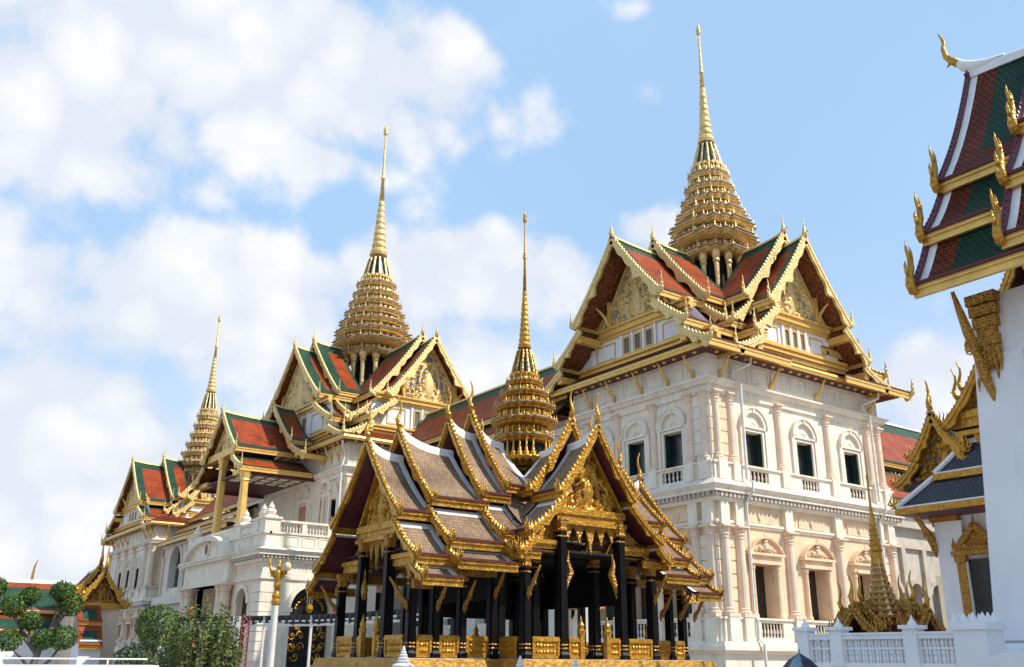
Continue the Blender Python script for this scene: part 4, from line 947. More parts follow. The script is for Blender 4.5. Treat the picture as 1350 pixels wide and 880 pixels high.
    gable(t, (-1, 0), (0, 1), c, 8.9, 7.0, [(0, 21.9, 4.2, 18.2), (4.1, 17.9, 7.2, 16.6)], st, True, .2)
    fr = Fr(c, (-1, 0), (0, 1))
    pediment(t, fr, 12.3, 2.6, 17.4, 19.9, 'recess_shade', 'gold_pale', 9, 22)
    mb = MB(); mb.fbox(fr, 12.2, 12.75, -3.3, 3.3, 16.85, 17.4); mb.fbox(fr, 12.2, 12.7, -5.2, -3.0, 15.0, 15.35); mb.fbox(fr, 12.2, 12.7, 3.0, 5.2, 15.0, 15.35); mb.build('porch_beam', 'gold_band', t)
    mb = MB(); mb.fbox(fr, 7.0, 12.6, -5.3, 5.3, 15.05, 15.15); mb.build('porch_ceiling', 'maroon', t)
    for i in range(5):
        for j in range(8):
            if j not in (0, 1, 2, 3): continue
            mb = MB(); mb.fbox(fr, 11.8-1.0*i-.33, 11.8-1.0*i+.33, -4.7+1.2*j-.38, -4.7+1.2*j+.38, 14.99, 15.05); mb.build('ceiling_panel', 'white', t)
    for b in (-5.35, 5.1): mb = MB(); mb.fbox(fr, 7.0, 12.4, b, b+.25, 14.85, 15.3); mb.build('porch_side_beam', 'maroon', t)
    for y, zt in ((-5.1, 15.3), (.1, 16.9)):
        mb = MB(); p = fr(12.45, y, 8.52); H = zt-8.52
        mb.rings([[(p.x+sx*r, p.y+sy*r, p.z+z) for sx, sy in ((-1, -.6), (-.6, -1), (.6, -1), (1, -.6), (1, .6), (.6, 1), (-.6, 1), (-1, .6))] for r, z in ((.40, 0), (.40, 1.2), (.31, 1.3), (.25, H-1.0), (.33, H-.9), (.28, H-.8), (.42, H-.1), (.42, H))])
        mb.build('porch_column', 'gold_band', t)
    # doors opening on the terrace
    for y, m_, z in ((-7.3, 'brown_door', 10.2), (-3.3, 'amber', 10.2)):
        mb = MB(); mb.fbox(fr, 6.8, 6.84, y-.75, y+.75, z-1.6, z+3.0); mb.build('terrace_door', m_, t)
        mb = MB(); mb.fbox(fr, 6.8, 6.95, y-1.05, y-.75, z-1.6, z+3.2); mb.fbox(fr, 6.8, 6.95, y+.75, y+1.05, z-1.6, z+3.2); mb.fbox(fr, 6.8, 7.0, y-1.05, y+1.05, z+3.2, z+3.5); arch_ring(mb, fr, 6.8, 6.98, y, z+3.6, .7, 1.05, 10); mb.build('door_surround', 'white', t)
portico()

# ------------------------------------------------------------------ open pavilion in front
PV = dict(border='ridge', field='brown', bf=0.0, bb=.16, vt=[.05, .13, .18], vb=0, fh=.20, fascia='gold', drip='maroon', soffit='maroon', board='gold', bw=[.145, .14, .13], ts=.12, tooth=.075,
          naga='naga', nsc=.46, apex='chofa', asc=.72, ridge_h=.19, ridge_w=.08, ridge='ridge', sag=.05, bt=.07, th=.06)
def pavilion():
    c = (14.81, 20.14); cx, cy = c
    t = thing('open_pavilion', 'small open golden pavilion with brown tiled stepped roofs, white ridges and black columns', 'pavilion', (cx, cy, 0))
    def pr(z, k=1.0, n=3, dz=0): return [(0, z, 1.66*k, z-1.86-dz), (1.55*k, z-2.10-dz, 2.55*k, z-2.90-dz), (2.42*k, z-3.10-dz, 2.88*k, z-3.36-dz)][:n]
    N = ((-1, 0), (0, 1)); S = ((1, 0), (0, 1)); Wd = ((0, -1), (1, 0)); Ed = ((0, 1), (1, 0))
    for d in (N, S):
        k = 1 if d is N else .90
        gable(t, *d, c, 4.76*k, 3.75*k, pr(6.98), PV, True, .34)
        gable(t, *d, c, 3.91*k, 2.30, pr(7.36, 1.0), PV, True, .40)
        gable(t, *d, c, 2.46, 1.60, [(0, 7.85, 1.58, 5.75), (1.48, 5.5, 2.50, 4.72), (2.38, 4.55, 2.80, 4.34)], PV, True, .36)
        gable(t, *d, c, 1.77, .72, [(0, 8.18, 1.60, 6.02)], PV, True, .8)
        gable(t, *d, c, 1.75, .5, [(1.3, 5.95, 2.3, 5.0)], dict(PV, ridge_h=0, apex=None), False, 0, boards=False)
    for d in (Wd, Ed):
        gable(t, *d, c, 3.10, 1.95, [(0, 7.44, 1.14, 5.78), (1.06, 5.58, 2.02, 4.78), (1.92, 4.62, 2.28, 4.30)], PV, True, .34)
        gable(t, *d, c, 2.09, .72, [(0, 7.80, 1.24, 5.94)], PV, True, .7)
        gable(t, *d, c, 2.07, .5, [(.9, 5.85, 1.6, 5.15)], dict(PV, ridge_h=0, apex=None), False, 0, boards=False)
    # spire
    mb = MB(); mb.plan((cx, cy, 5.5), [(.55, 0), (.55, 2.2)], PLAN); mb.build('spire_void_shade', 'shade_in', t)  # dark core painted as the shaded void under the spire
    SP = ([(7.52, .84), (8.0, .94), (8.42, .88), (8.82, .70), (9.16, .53)], (9.48, .36, 10.22, .20), (10.34, .165, 12.05, .055), (13.14, .038), (14.26, .024), 14.67)
    spire(t, c, *SP, mats=('gold', 'spire_grey', 'blue'), nring=11)
    pend = MB(); pend.lathe((0, 0, 0), [(.004, -.02), (.05, .03), (.16, .10), (.19, .15), (.06, .19), (.09, .24), (.05, .30), (.03, .42), (.02, .62)], 9); pend = mesh_only(pend, 'pendant', 'gold', True)
    for q, (x, y) in enumerate(PLAN):
        if q % 9 in (0, 2, 4, 6, 8): inst(pend, t, Matrix.Translation((cx+x*.70, cy+y*.70, 6.92)))
    mb = MB(); mb.plan((cx, cy, 6.62), [(.25, -.1), (.52, .05), (.62, .14), (.5, .2), (.72, .3), (.62, .36)], PLAN); mb.build('spire_foot', 'gold', t)
    # gables: pediments, beams, hanging fringes
    def fringe(fr, a, b0, b1, z, d, name='fringe'):
        mb = MB(); n = 5; w = (b1-b0)/n
        for i in range(n):
            x0, x1 = b0+w*i, b0+w*(i+1); dd = d*(1.0 if i == 2 else .62 if i in (1, 3) else .5)
            for k in range(8):
                u0, u1 = k/8, (k+1)/8; f = lambda u: dd*(1-abs(2*u-1))**1.5+.07*d
                mb.hexa([fr(a, x0+w*u0, z-f(u0)), fr(a+.05, x0+w*u0, z-f(u0)), fr(a+.05, x0+w*u1, z-f(u1)), fr(a, x0+w*u1, z-f(u1)), fr(a, x0+w*u0, z), fr(a+.05, x0+w*u0, z), fr(a+.05, x0+w*u1, z), fr(a, x0+w*u1, z)])
        mb.build(name, 'gold_dark', t)
    for d, fa, zb, hw, zt, lo in ((N, 4.32, 5.00, .84, 6.45, True), (S, 3.90, 5.00, .84, 6.45, True), (Wd, 2.72, 5.42, .98, 6.98, True), (Ed, 2.72, 5.42, .98, 6.98, True)):
        fr = Fr(c, *d)
        pediment(t, fr, fa-.1, hw, zb, zt, 'maroon', 'gold', 11 if d in (N, S) else 12, 20, .09, 5.5)
        mb = MB(); mb.fbox(fr, fa-.12, fa+.10, -hw-.1, hw+.1, zb-.16, zb); mb.fbox(fr, fa-.12, fa+.05, -hw-.06, hw+.06, zb-.32, zb-.16); mb.fbox(fr, fa-.12, fa+.12, -hw-.1, hw+.1, zb-.40, zb-.32); mb.build('gable_beam', 'gold', t)
        fringe(fr, fa-.04, -hw+.12, hw-.12, zb-.40, .62)
        for s in (-1, 1):
            h2 = 1.78 if d in (N, S) else 1.95; zl = 4.22 if d in (N, S) else 4.62
            b0, b1 = sorted((s*(hw-.10), s*h2)); mb = MB(); mb.fbox(fr, fa-.3, fa-.02, b0, b1, zl-.26, zl-.1); mb.fbox(fr, fa-.3, fa+.04, b0, b1, zl-.1, zl); mb.build('side_beam', 'gold', t)
            m2 = MB(); m2.hexa([fr(fa-.25, s*hw, zl), fr(fa-.15, s*hw, zl), fr(fa-.15, s*(h2-.1), zl), fr(fa-.25, s*(h2-.1), zl), fr(fa-.25, s*hw, zl+.62), fr(fa-.15, s*hw, zl+.62), fr(fa-.15, s*(h2-.1), zl+.05), fr(fa-.25, s*(h2-.1), zl+.05)]); m2.build('side_panel', 'gold_dark', t)
            # curling side hangings beside the tall opening
            m2 = MB(); m2.fbox(fr, fa-.04, fa+.03, s*(hw-.14)-.035, s*(hw-.14)+.035, zb-1.75, zb-.38)
            m2.tube([fr(fa, s*(hw-.16), zb-2.1), fr(fa, s*(hw-.22), zb-1.75), fr(fa, s*(hw-.34), zb-1.5), fr(fa, s*(hw-.26), zb-1.25), fr(fa, s*(hw-.3), zb-1.0)], [.01, .07, .09, .05, .008], 5); m2.build('side_hanging', 'gold_dark', t)
    # eave beams along the wings
    for s in (-1, 1):
        for a0, a1, b, z in ((3.9, 4.4, 1.9, 3.62), (2.2, 4.0, 1.9, 3.95)):
            for e in (-1, 1): mb = MB(); mb.box(cx+min(s*a0, s*a1), cx+max(s*a0, s*a1), cy+e*b-.07, cy+e*b+.07, z-.2, z); mb.build('eave_beam', 'gold_dark', t)
    mb = MB(); mb.box(cx-4.3, cx+4.3, cy-1.75, cy+1.75, 4.30, 4.36); mb.box(cx-1.75, cx+1.75, cy-2.7, cy+2.7, 4.37, 4.42); mb.build('ceiling', 'shade_in', t)  # near-black ceiling holds the shade under the roof in its colour
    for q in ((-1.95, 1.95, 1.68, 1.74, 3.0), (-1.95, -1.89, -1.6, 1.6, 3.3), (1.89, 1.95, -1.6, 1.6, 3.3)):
        mb = MB(); mb.box(cx+q[0], cx+q[1], cy+q[2], cy+q[3], q[4], 4.29); mb.build('shade_board', 'shade_in', t)  # dark boards added to deepen the shade inside the pavilion
    # columns
    def col(h, w): 
        mb = MB(); w2 = w*.92
        def sq(r, z): return [(sx*r, sy*r, z) for sx, sy in ((-1, -.7), (-.7, -.7), (-.7, -1), (.7, -1), (.7, -.7), (1, -.7), (1, .7), (.7, .7), (.7, 1), (-.7, 1), (-.7, .7), (-1, .7))]
        mb.rings([sq(w*1.25, 0), sq(w*1.25, .1), sq(w*1.05, .16), sq(w, .2), sq(w2, h-.3)], 0)
        for z, r in ((.22, w*1.06), (.30, w*1.05), (h-.42, w2*1.08)): mb.rings([sq(r, z), sq(r, z+.03)], 1)
        mb.rings([sq(w2, h-.3), sq(w2*1.25, h-.26), sq(w2*1.0, h-.2), sq(w2*1.5, h-.02), sq(w2*1.5, h)], 1)
        return mesh_only(mb, 'column', ['black_col', 'gold_dark'])
    ca = {'tall': col(2.72, .12), 'wtall': col(3.15, .13), 'low': col(1.95, .105), 'wlow': col(2.28, .11), 'core': col(2.5, .13)}
    P = []
    for s in (-1, 1):
        for e in (-1, 1):
            P += [(s*4.32, e*.66, 'tall'), (s*4.32, e*1.75, 'low'), (s*3.75, e*1.80, 'low'), (s*3.05, e*1.80, 'low'), (s*2.25, e*1.85, 'wlow'), (s*.92, e*2.72, 'wtall'), (s*1.95, e*2.72, 'wlow'), (s*1.95, e*1.70, 'core'), (s*.95, e*1.70, 'core')]
    for x, y, k in P: inst(ca[k], t, Matrix.Translation((cx+(x*.92 if x > 2.2 else x), cy+y, 1.98)), 'column')
    for x, y, out, lat in ((-3.75, -1.88, *Wd), (-3.05, -1.88, *Wd), (3.05, -1.88, *Wd), (3.75, -1.88, *Wd), (4.32, -1.85, *Wd), (-1.95, -2.8, *Wd), (1.95, -2.8, *Wd), (-2.25, -1.93, *Wd), (-4.4, -1.75, *N), (-4.4, 1.75, *N)):
        z0 = 2.98 if abs(x) > 2.5 else 3.3
        m_ = FM(out, lat, (cx+x, cy+y, z0), .66); inst(ME['brk_dark'], t, m_, 'eave_bracket')
    # floor, gilded plinth and railings
    def cross(p, z0, z1, name, m_):
        pts = [(-4.55, -1.95), (-2.15, -1.95), (-2.15, -2.95), (2.15, -2.95), (2.15, -1.95), (4.55, -1.95), (4.55, 1.95), (2.15, 1.95), (2.15, 2.95), (-2.15, 2.95), (-2.15, 1.95), (-4.55, 1.95)]
        mb = MB(); mb.rings([[(cx+x+math.copysign(p[i], x), cy+y+math.copysign(p[i], y), z) for x, y in pts] for i, z in enumerate((z0, z1))]); return mb.build(name, m_, t)
    cross((.5, .5), 0, .9, 'base', 'plaster'); cross((.42, .36), .9, 1.45, 'base_course', 'plaster'); cross((.30, .42), 1.45, 1.62, 'plinth_course', 'gold_dark'); cross((.34, .26), 1.62, 1.80, 'plinth_course', 'gold_plinth'); cross((.22, .18), 1.80, 1.97, 'plinth_course', 'gold_plinth'); cross((0.0, 0.0), 1.97, 1.985, 'floor', 'grey_stucco')
    def rail(p, q, nrm):
        p = Vector(p); q = Vector(q); d = (q-p).normalized(); L = (q-p).length; n_ = Vector(nrm)
        fr = lambda a, b, z: Vector((p.x+d.x*b+n_.x*a, p.y+d.y*b+n_.y*a, z))
        mb = MB(); mb.fbox(fr, -.05, .05, .0, L, 2.0, 2.06); mb.fbox(fr, -.03, .03, 0, L, 2.06, 2.36); mb.fbox(fr, -.07, .07, 0, L, 2.36, 2.42); mb.fbox(fr, -.05, .05, 0, L, 2.42, 2.46)
        mb.fbox(fr, -.055, .055, .0, .06, 2.06, 2.36); mb.fbox(fr, -.055, .055, L-.06, L, 2.06, 2.36)
        k = max(2, int(L/.11))
        for i in range(k):
            b = .1+(L-.2)*(i+.5)/k
            for zz in (2.14, 2.27): mb.lathe(fr(.03, b, zz), [(.005, -.045), (.045, 0), (.005, .045)], 6)
        mb.build('railing_panel', 'gold', t)
    O = lambda x, y: (cx+(x*.92 if x > 2.2 else x), cy+y, 0)
    xs = [-4.32, -3.75, -3.05, -2.25]
    for e in (-1, 1):
        for s in (-1, 1):
            for i in range(3): rail(O(s*(abs(xs[i])-.09), e*1.83), O(s*(abs(xs[i+1])+.09), e*1.83), (0, e, 0))
            rail(O(s*2.05, e*1.95), O(s*2.05, e*2.6), (s, 0, 0)); rail(O(s*1.82, e*2.78), O(s*1.06, e*2.78), (0, e, 0)); rail(O(s*.78, e*2.78), O(s*.42, e*2.78), (0, e, 0))
            rail(O(s*4.38, e*1.62), O(s*4.38, e*.8), (s, 0, 0)); rail(O(s*4.38, e*.54), O(s*4.38, e*.36), (s, 0, 0))
    post = MB(); post.box(-.06, .06, -.06, .06, 0, .55); post.lathe((0, 0, .55), [(.09, 0), (.10, .06), (.06, .1), (.08, .18), (.03, .28), (.004, .4)], 8); post = mesh_only(post, 'newel_post', 'gold')
    for s in (-1, 1):
        for e in (-1, 1):
            inst(post, t, Matrix.Translation(O(s*4.4, e*.34)[:2]+(2.0,))); inst(post, t, Matrix.Translation(O(s*.40, e*2.8)[:2]+(2.0,)))
    return t
pavilion()

# ------------------------------------------------------------------ great hall at the right edge
DH = dict(border='ridge', field='redtile', inner='deepgreen', bf=.22, bb=.05, vt=[.03, .10, .12], vb=.05, fh=.21, fascia='gold_band', drip='maroon', soffit='maroon', board='purple', bw=[.16, .16, .16], ts=.14, tooth=.06, wavy=False,
          naga='slimg', inner_u=.40, nsc=.80, apex='hook', asc=.95, ridge_h=.18, ridge_w=.10, ridge='ridge', sag=.06, bt=.08, th=.08)
def great_hall():
    c = (16.5, 1.0)
    t = thing('temple_hall', 'tall white hall with steep red and green tiled roof at the right edge', 'temple hall', (16.5, 0, 0))
    out, lat = (0, 1), (1, 0)
    gable(t, out, lat, c, 6.55, -8, [(0, 13.05, 1.85, 10.0), (1.68, 10.02, 2.62, 8.78), (2.46, 8.80, 3.15, 7.72)], DH, True, .5)
    gable(t, out, lat, c, 5.05, -7.9, [(0, 13.75, 1.95, 10.42), (1.78, 10.44, 2.72, 9.18), (2.56, 9.20, 3.2, 8.02)], DH, True, .5)
    mb = MB()        # battered walls
    def rct(o, z): return [(14.1+o, -7+o, z), (19.0-o, -7+o, z), (19.0-o, 7.42-o, z), (14.1+o, 7.42-o, z)]
    mb.rings([rct(0, 2.25), rct(.26, 7.6)]); mb.build('wall', 'plaster', t)
    mb = MB(); mb.rings([rct(-.5, 1.75), rct(-.5, 2.02), rct(-.38, 2.06), rct(-.30, 2.2), rct(-.12, 2.26)]); mb.build('base', 'plaster', t)
    # pilaster strip and carved capital at the corner, gilded eave bracket
    mb = MB(); mb.hexa([(14.04, 6.55, 2.3), (14.14, 6.55, 2.3), (14.14, 7.46, 2.3), (14.04, 7.46, 2.3), (14.28, 6.45, 6.6), (14.38, 6.45, 6.6), (14.38, 7.22, 6.6), (14.28, 7.22, 6.6)]); mb.build('pilaster', 'plaster', t)
    for y in (6.93, 2.6):
        mb = MB()
        for k, (z, w) in enumerate(((6.6, .34), (6.75, .42), (6.9, .36), (7.05, .46), (7.25, .52), (7.45, .58))): mb.box(14.30-w*.22, 14.5, y-w*.42, y+w*.42, z, z+.17)
        for i in range(5): mb.lathe((14.24, y-.14+.07*i, 6.3-.12*(i%2)), [(.004, 0), (.04, .18), (.055, .42)], 5)
        mb.build('capital', 'gold_dark', t)
    mb = MB(); mb.tube([(14.28, 6.98, 5.75), (14.24, 7.0, 6.0), (14.19, 7.05, 6.3), (14.16, 7.1, 6.6), (14.05, 7.12, 6.95), (13.88, 7.12, 7.3), (13.74, 7.12, 7.6)], [.01, .06, .09, .06, .085, .06, .03], 7); mb.tube([(14.18, 7.06, 6.35), (14.12, 7.12, 6.15), (14.12, 7.13, 6.0)], [.04, .03, .008], 5); mb.tube([(14.06, 7.12, 6.95), (13.98, 7.16, 6.75), (13.98, 7.17, 6.6)], [.04, .03, .008], 5); mb.build('eave_bracket', 'gold_dark', t)
great_hall()

# ------------------------------------------------------------------ smaller hall behind the balustrade
SH = dict(DH); SH.update(naga='naga', apex='chofa', border='ridge', field='slate', inner=None, board='gold', bw=[.19, .18], ts=.12, tooth=.07, wavy=True, nsc=.62, asc=.75, fascia='gold', fh=.16, bf=0, bb=.1, vt=[.04, .1], vb=0)
def small_hall():
    t = thing('small_hall', 'white hall with gilded gables, dark slate eaves and a gold framed window', 'temple hall', (25, 10, 0))
    mb = MB(); mb.rings([[(22.45, 2, 1.75), (28, 2, 1.75), (28, 13.05, 1.75), (22.45, 13.05, 1.75)], [(22.6, 2, 5.75), (28, 2, 5.75), (28, 12.95, 5.75), (22.6, 12.95, 5.75)]]); mb.build('wall', 'plaster', t)
    mb = MB(); mb.fbox(lambda a, b, z: Vector((22.43-a, b, z)), -.3, .05, 12.3, 13.0, 1.75, 5.3); mb.build('pilaster', 'plaster', t)
    # two skirts of slate roof with white hips
    for (x, y1, z0, x2, y2, z1) in ((21.45, 13.35, 5.60, 22.0, 12.6, 6.32), (21.92, 12.5, 6.40, 22.4, 11.85, 7.15)):
        mb = MB(); L = y1-2
        mb.quad((x, 2, z0), (x, y1, z0), (x2, y2, z1), (x2, 2, z1), 0, ((0, 1), (L, 1), (L-1, 0), (0, 0))); mb.quad((x, y1, z0), (28, y1, z0), (28, y2, z1), (x2, y2, z1), 0, ((0, 1), (6, 1), (6, 0), (1, 0))); mb.build('roof_slope', 'slate', t)
        mb = MB(); mb.box(x-.06, x+.05, 2, y1+.06, z0-.15, z0+.0); mb.box(x-.03, 28, y1-.04, y1+.06, z0-.15, z0+.0); mb.build('eave_fascia', 'gold', t)
        mb = MB(); mb.tube([(x-.02, y1+.02, z0+.04), (x2, y2, z1+.05)], .07, 6); mb.tube([(x2, y2, z1+.04), (x2, 2, z1+.04)], .07, 6); mb.tube([(x-.05, 2, z0+.02), (x-.05, y1, z0+.02)], .025, 5); mb.build('roof_ridge', 'ridge', t)
        mb = MB(); mb.box(x+.05, 22.6, 2, y1, z0-.16, z0-.10); mb.build('roof_soffit', 'maroon', t)
    inst(ME['naga'], t, FM((-1, 0), (0, 1), (21.45, 13.42, 5.68), .55), 'naga_finial')
    mb = MB(); mb.box(22.9, 27.5, 8, 12.0, 6.5, 8.3); mb.build('upper_wall', 'recess_shade', t)  # near-black box painted as the darkness inside the gallery opening
    # small carved gable and the taller gable beside it
    gable(t, (-1, 0), (0, 1), (25.0, 12.55), 2.85, 0, [(0, 8.02, .66, 6.98), (.60, 6.84, 1.16, 6.34)], SH, True, .2)
    fr = Fr((25.0, 12.55), (-1, 0), (0, 1)); pediment(t, fr, 2.45, .95, 6.42, 7.75, 'pale_blue', 'gold', 21, 18, .07, 5)
    gable(t, (-1, 0), (0, 1), (25.0, 9.7), 3.0, 0, [(0, 11.5, 1.35, 9.35), (1.25, 9.15, 2.38, 7.66)], SH, True, .3)
    gable(t, (-1, 0), (0, 1), (25.0, 9.7), 2.4, 0, [(0, 11.7, 1.40, 9.45), (1.3, 9.25, 2.5, 7.75)], SH, True, .3)
    for (x, y, z) in ((23.2, 13.1, 8.1), (23.9, 12.7, 8.7), (24.6, 12.9, 9.1)): inst(ME['chofa'], t, FM((0, 1), (1, 0), (x, y, z), .8), 'chofa')
    fr = Fr((25.0, 9.7), (-1, 0), (0, 1)); pediment(t, fr, 2.6, 1.9, 7.9, 10.6, 'pale_blue', 'gold', 22, 24, .09, 3.5)
    mb = MB(); mb.fbox(fr, 2.4, 2.85, -2.35, 2.35, 7.72, 7.9); mb.fbox(fr, 2.4, 2.78, -2.35, 2.35, 7.5, 7.72); mb.fbox(fr, 2.4, 2.82, -2.3, 2.3, 7.3, 7.42); mb.build('gable_beam', 'gold', t)
    mb = MB()
    for i in range(9): b = -1.9+.45*i; mb.lathe(fr(2.65, b+.1, 7.05), [(.004, 0), (.09, .12), (.12, .28)], 5)
    mb.build('fringe', 'gold', t)
    for b in (2.3, -2.3):
        mb = MB(); mb.fbox(fr, 2.45, 2.8, b-.16, b+.16, 6.55, 7.32); mb.fbox(fr, 2.40, 2.86, b-.22, b+.22, 6.5, 6.6); mb.fbox(fr, 2.42, 2.83, b-.2, b+.2, 7.15, 7.3); mb.build('gallery_column', 'gold', t)
    # pointed gilded window
    f2 = Fr((22.49, 12.0), (-1, 0), (0, 1))
    mb = MB(); mb.quad(f2(.03, -.32, 2.95), f2(.03, .32, 2.95), f2(.03, .32, 4.36), f2(.03, -.32, 4.36)); w = mb.build('window', 'pane', t)
    mb = MB()
    for b in (-.43, .43): mb.fbox(f2, .0, .14, b-.11, b+.11, 2.85, 4.42); mb.fbox(f2, .0, .18, b-.15, b+.15, 2.7, 2.9); mb.fbox(f2, .0, .17, b-.14, b+.14, 4.3, 4.45)
    mb.fbox(f2, .0, .20, -.62, .62, 4.45, 4.56); mb.fbox(f2, 0, .15, -.55, .55, 4.56, 4.66)
    for s in (-1, 1):
        mb.hexa([f2(0, s*.55, 4.66), f2(.16, s*.55, 4.66), f2(.16, s*.36, 4.66), f2(0, s*.36, 4.66), f2(0, s*.03, 5.22), f2(.16, s*.03, 5.22), f2(.16, 0, 5.05), f2(0, 0, 5.05)])
        mb.lathe(f2(.1, s*.56, 4.6), [(.05, 0), (.07, .12), (.03, .2), (.004, .34)], 6)
    mb.tri(f2(.05, -.4, 4.66), f2(.05, .4, 4.66), f2(.05, 0, 5.1)); mb.lathe(f2(.08, 0, 5.15), [(.06, 0), (.03, .1), (.004, .32)], 6)
    mb.build('frame', 'gold_dark', w)
    for y, o in ((12.75, (-1, 0)), ): 
        mb = MB()
        for k, (z, w_) in enumerate(((4.75, .2), (4.9, .27), (5.05, .22), (5.2, .3), (5.32, .36))): mb.box(22.5-w_*.4, 22.8, y-w_, y+w_, z, z+.14)
        for i in range(4): mb.lathe((22.45, y-.24+.16*i, 4.5), [(.004, 0), (.06, .15), (.08, .28)], 5)
        mb.build('capital', 'gold_dark', t)
        inst(ME['brk_dark'], t, FM(o, (0, 1), (22.42, 13.05, 4.55), 1.0), 'eave_bracket'); inst(ME['brk_dark'], t, FM((0, 1), (1, 0), (22.7, 13.0, 4.6), 1.0), 'eave_bracket')
small_hall()

# ------------------------------------------------------------------ hall court, balustrade, shrine
mb = MB(); mb.rings([[(11.9, -12, 0), (40, -12, 0), (40, 14.2, 0), (11.9, 14.2, 0)][k:k+1][0] and [(11.9, -12, z), (40, -12, z), (40, 14.2 if False else 13.9, z), (15.0, 13.9, z), (12.1, 9.75, z)] for k, z in enumerate((0, 1.75))])
o = mb.build('platform', 'plaster', None, (20, 0, 0)); o['kind'] = 'structure'
def court_balustrade():
    t = thing('white_balustrade', 'white pierced balustrade with small posts beside the gold topped shrine', 'balustrade', (12.4, 8, 1.75))
    fr = lambda a, b, z: Vector((12.4-a, 9.55-b, z))
    L = 2.75
    mb = MB(); mb.fbox(fr, -.10, .10, 0, L, 1.75, 1.92); mb.fbox(fr, -.07, .07, 0, L, 1.92, 1.98); mb.build('base_course', 'plaster', t)
    mb = MB(); mb.fbox(fr, -.07, .07, 0, L, 2.30, 2.36); mb.fbox(fr, -.09, .09, 0, L, 2.36, 2.39); mb.build('top_rail', 'plaster', t)
    posts = [0.02, .62, 1.82, L]
    for i, b in enumerate(posts):
        big = i == 3; w = .10 if not big else .22
        mb = MB(); h = 2.43 if not big else 2.40
        mb.fbox(fr, -w, w, b-w, b+w, 1.75, h); mb.fbox(fr, -w-.04, w+.04, b-w-.04, b+w+.04, h, h+.05)
        if big:
            mb.fbox(fr, -w-.02, w+.02, b-w-.02, b+w+.02, h+.05, h+.09)
            for sa in (-1, -.33, .33, 1):
                for sb in (-1, -.33, .33, 1):
                    if max(abs(sa), abs(sb)) == 1: mb.lathe(fr(sa*w*.9, b+sb*w*.9, h+.09), [(.062, 0), (.05, .04), (.004, .13)], 4)
        else: mb.lathe(fr(0, b, h+.05), [(.07, 0), (.055, .04), (.03, .07), (.004, .14)], 8)
        mb.build('post', 'plaster', t)
    for i in range(3):
        b0, b1 = posts[i]+.10, posts[i+1]-(.10 if i < 2 else .22); n = int((b1-b0)/.105)
        mb = MB()
        for k in range(n):      # two tiers of pierced glazed tiles: little arches over slim uprights
            b = b0+(b1-b0)*(k+.5)/n; w = (b1-b0)/n
            mb.fbox(fr, -.03, .03, b-w*.5, b-w*.34, 1.98, 2.30); mb.fbox(fr, -.028, .028, b-w*.34, b+w*.5, 2.16, 2.19)
            mb.lathe(fr(0, b+.08*w, 1.98), [(.02, 0), (.035, .05), (.02, .10), (.035, .14), (.02, .18)], 6)
            mb.lathe(fr(0, b+.08*w, 2.19), [(.018, 0), (.034, .05), (.018, .11)], 6)
        mb.build('pierced_panel', 'plaster', t)
    return t
court_balustrade()
t = thing('stair_wall', 'low white stair wall with rounded end beside the spiked post', 'wall', (11.7, 6.2, 0))
mb = MB(); n = 14
rs = [[(11.2+.0*k, 5.9-k*.0, 0)] for k in range(1)]
prof = [(0, 0)]+[(.0, 1.75)]+[(.42-.42*math.cos(math.pi*.5*i/n), 1.75+.36*math.sin(math.pi*.5*i/n)) for i in range(n+1)]+[(2.6, 2.12), (2.6, 0)]
mb.rings([[(12.05, 6.45-b, z) for b, z in prof], [(11.55, 6.45-b, z) for b, z in prof]]); mb.build('wall', 'plaster', t)
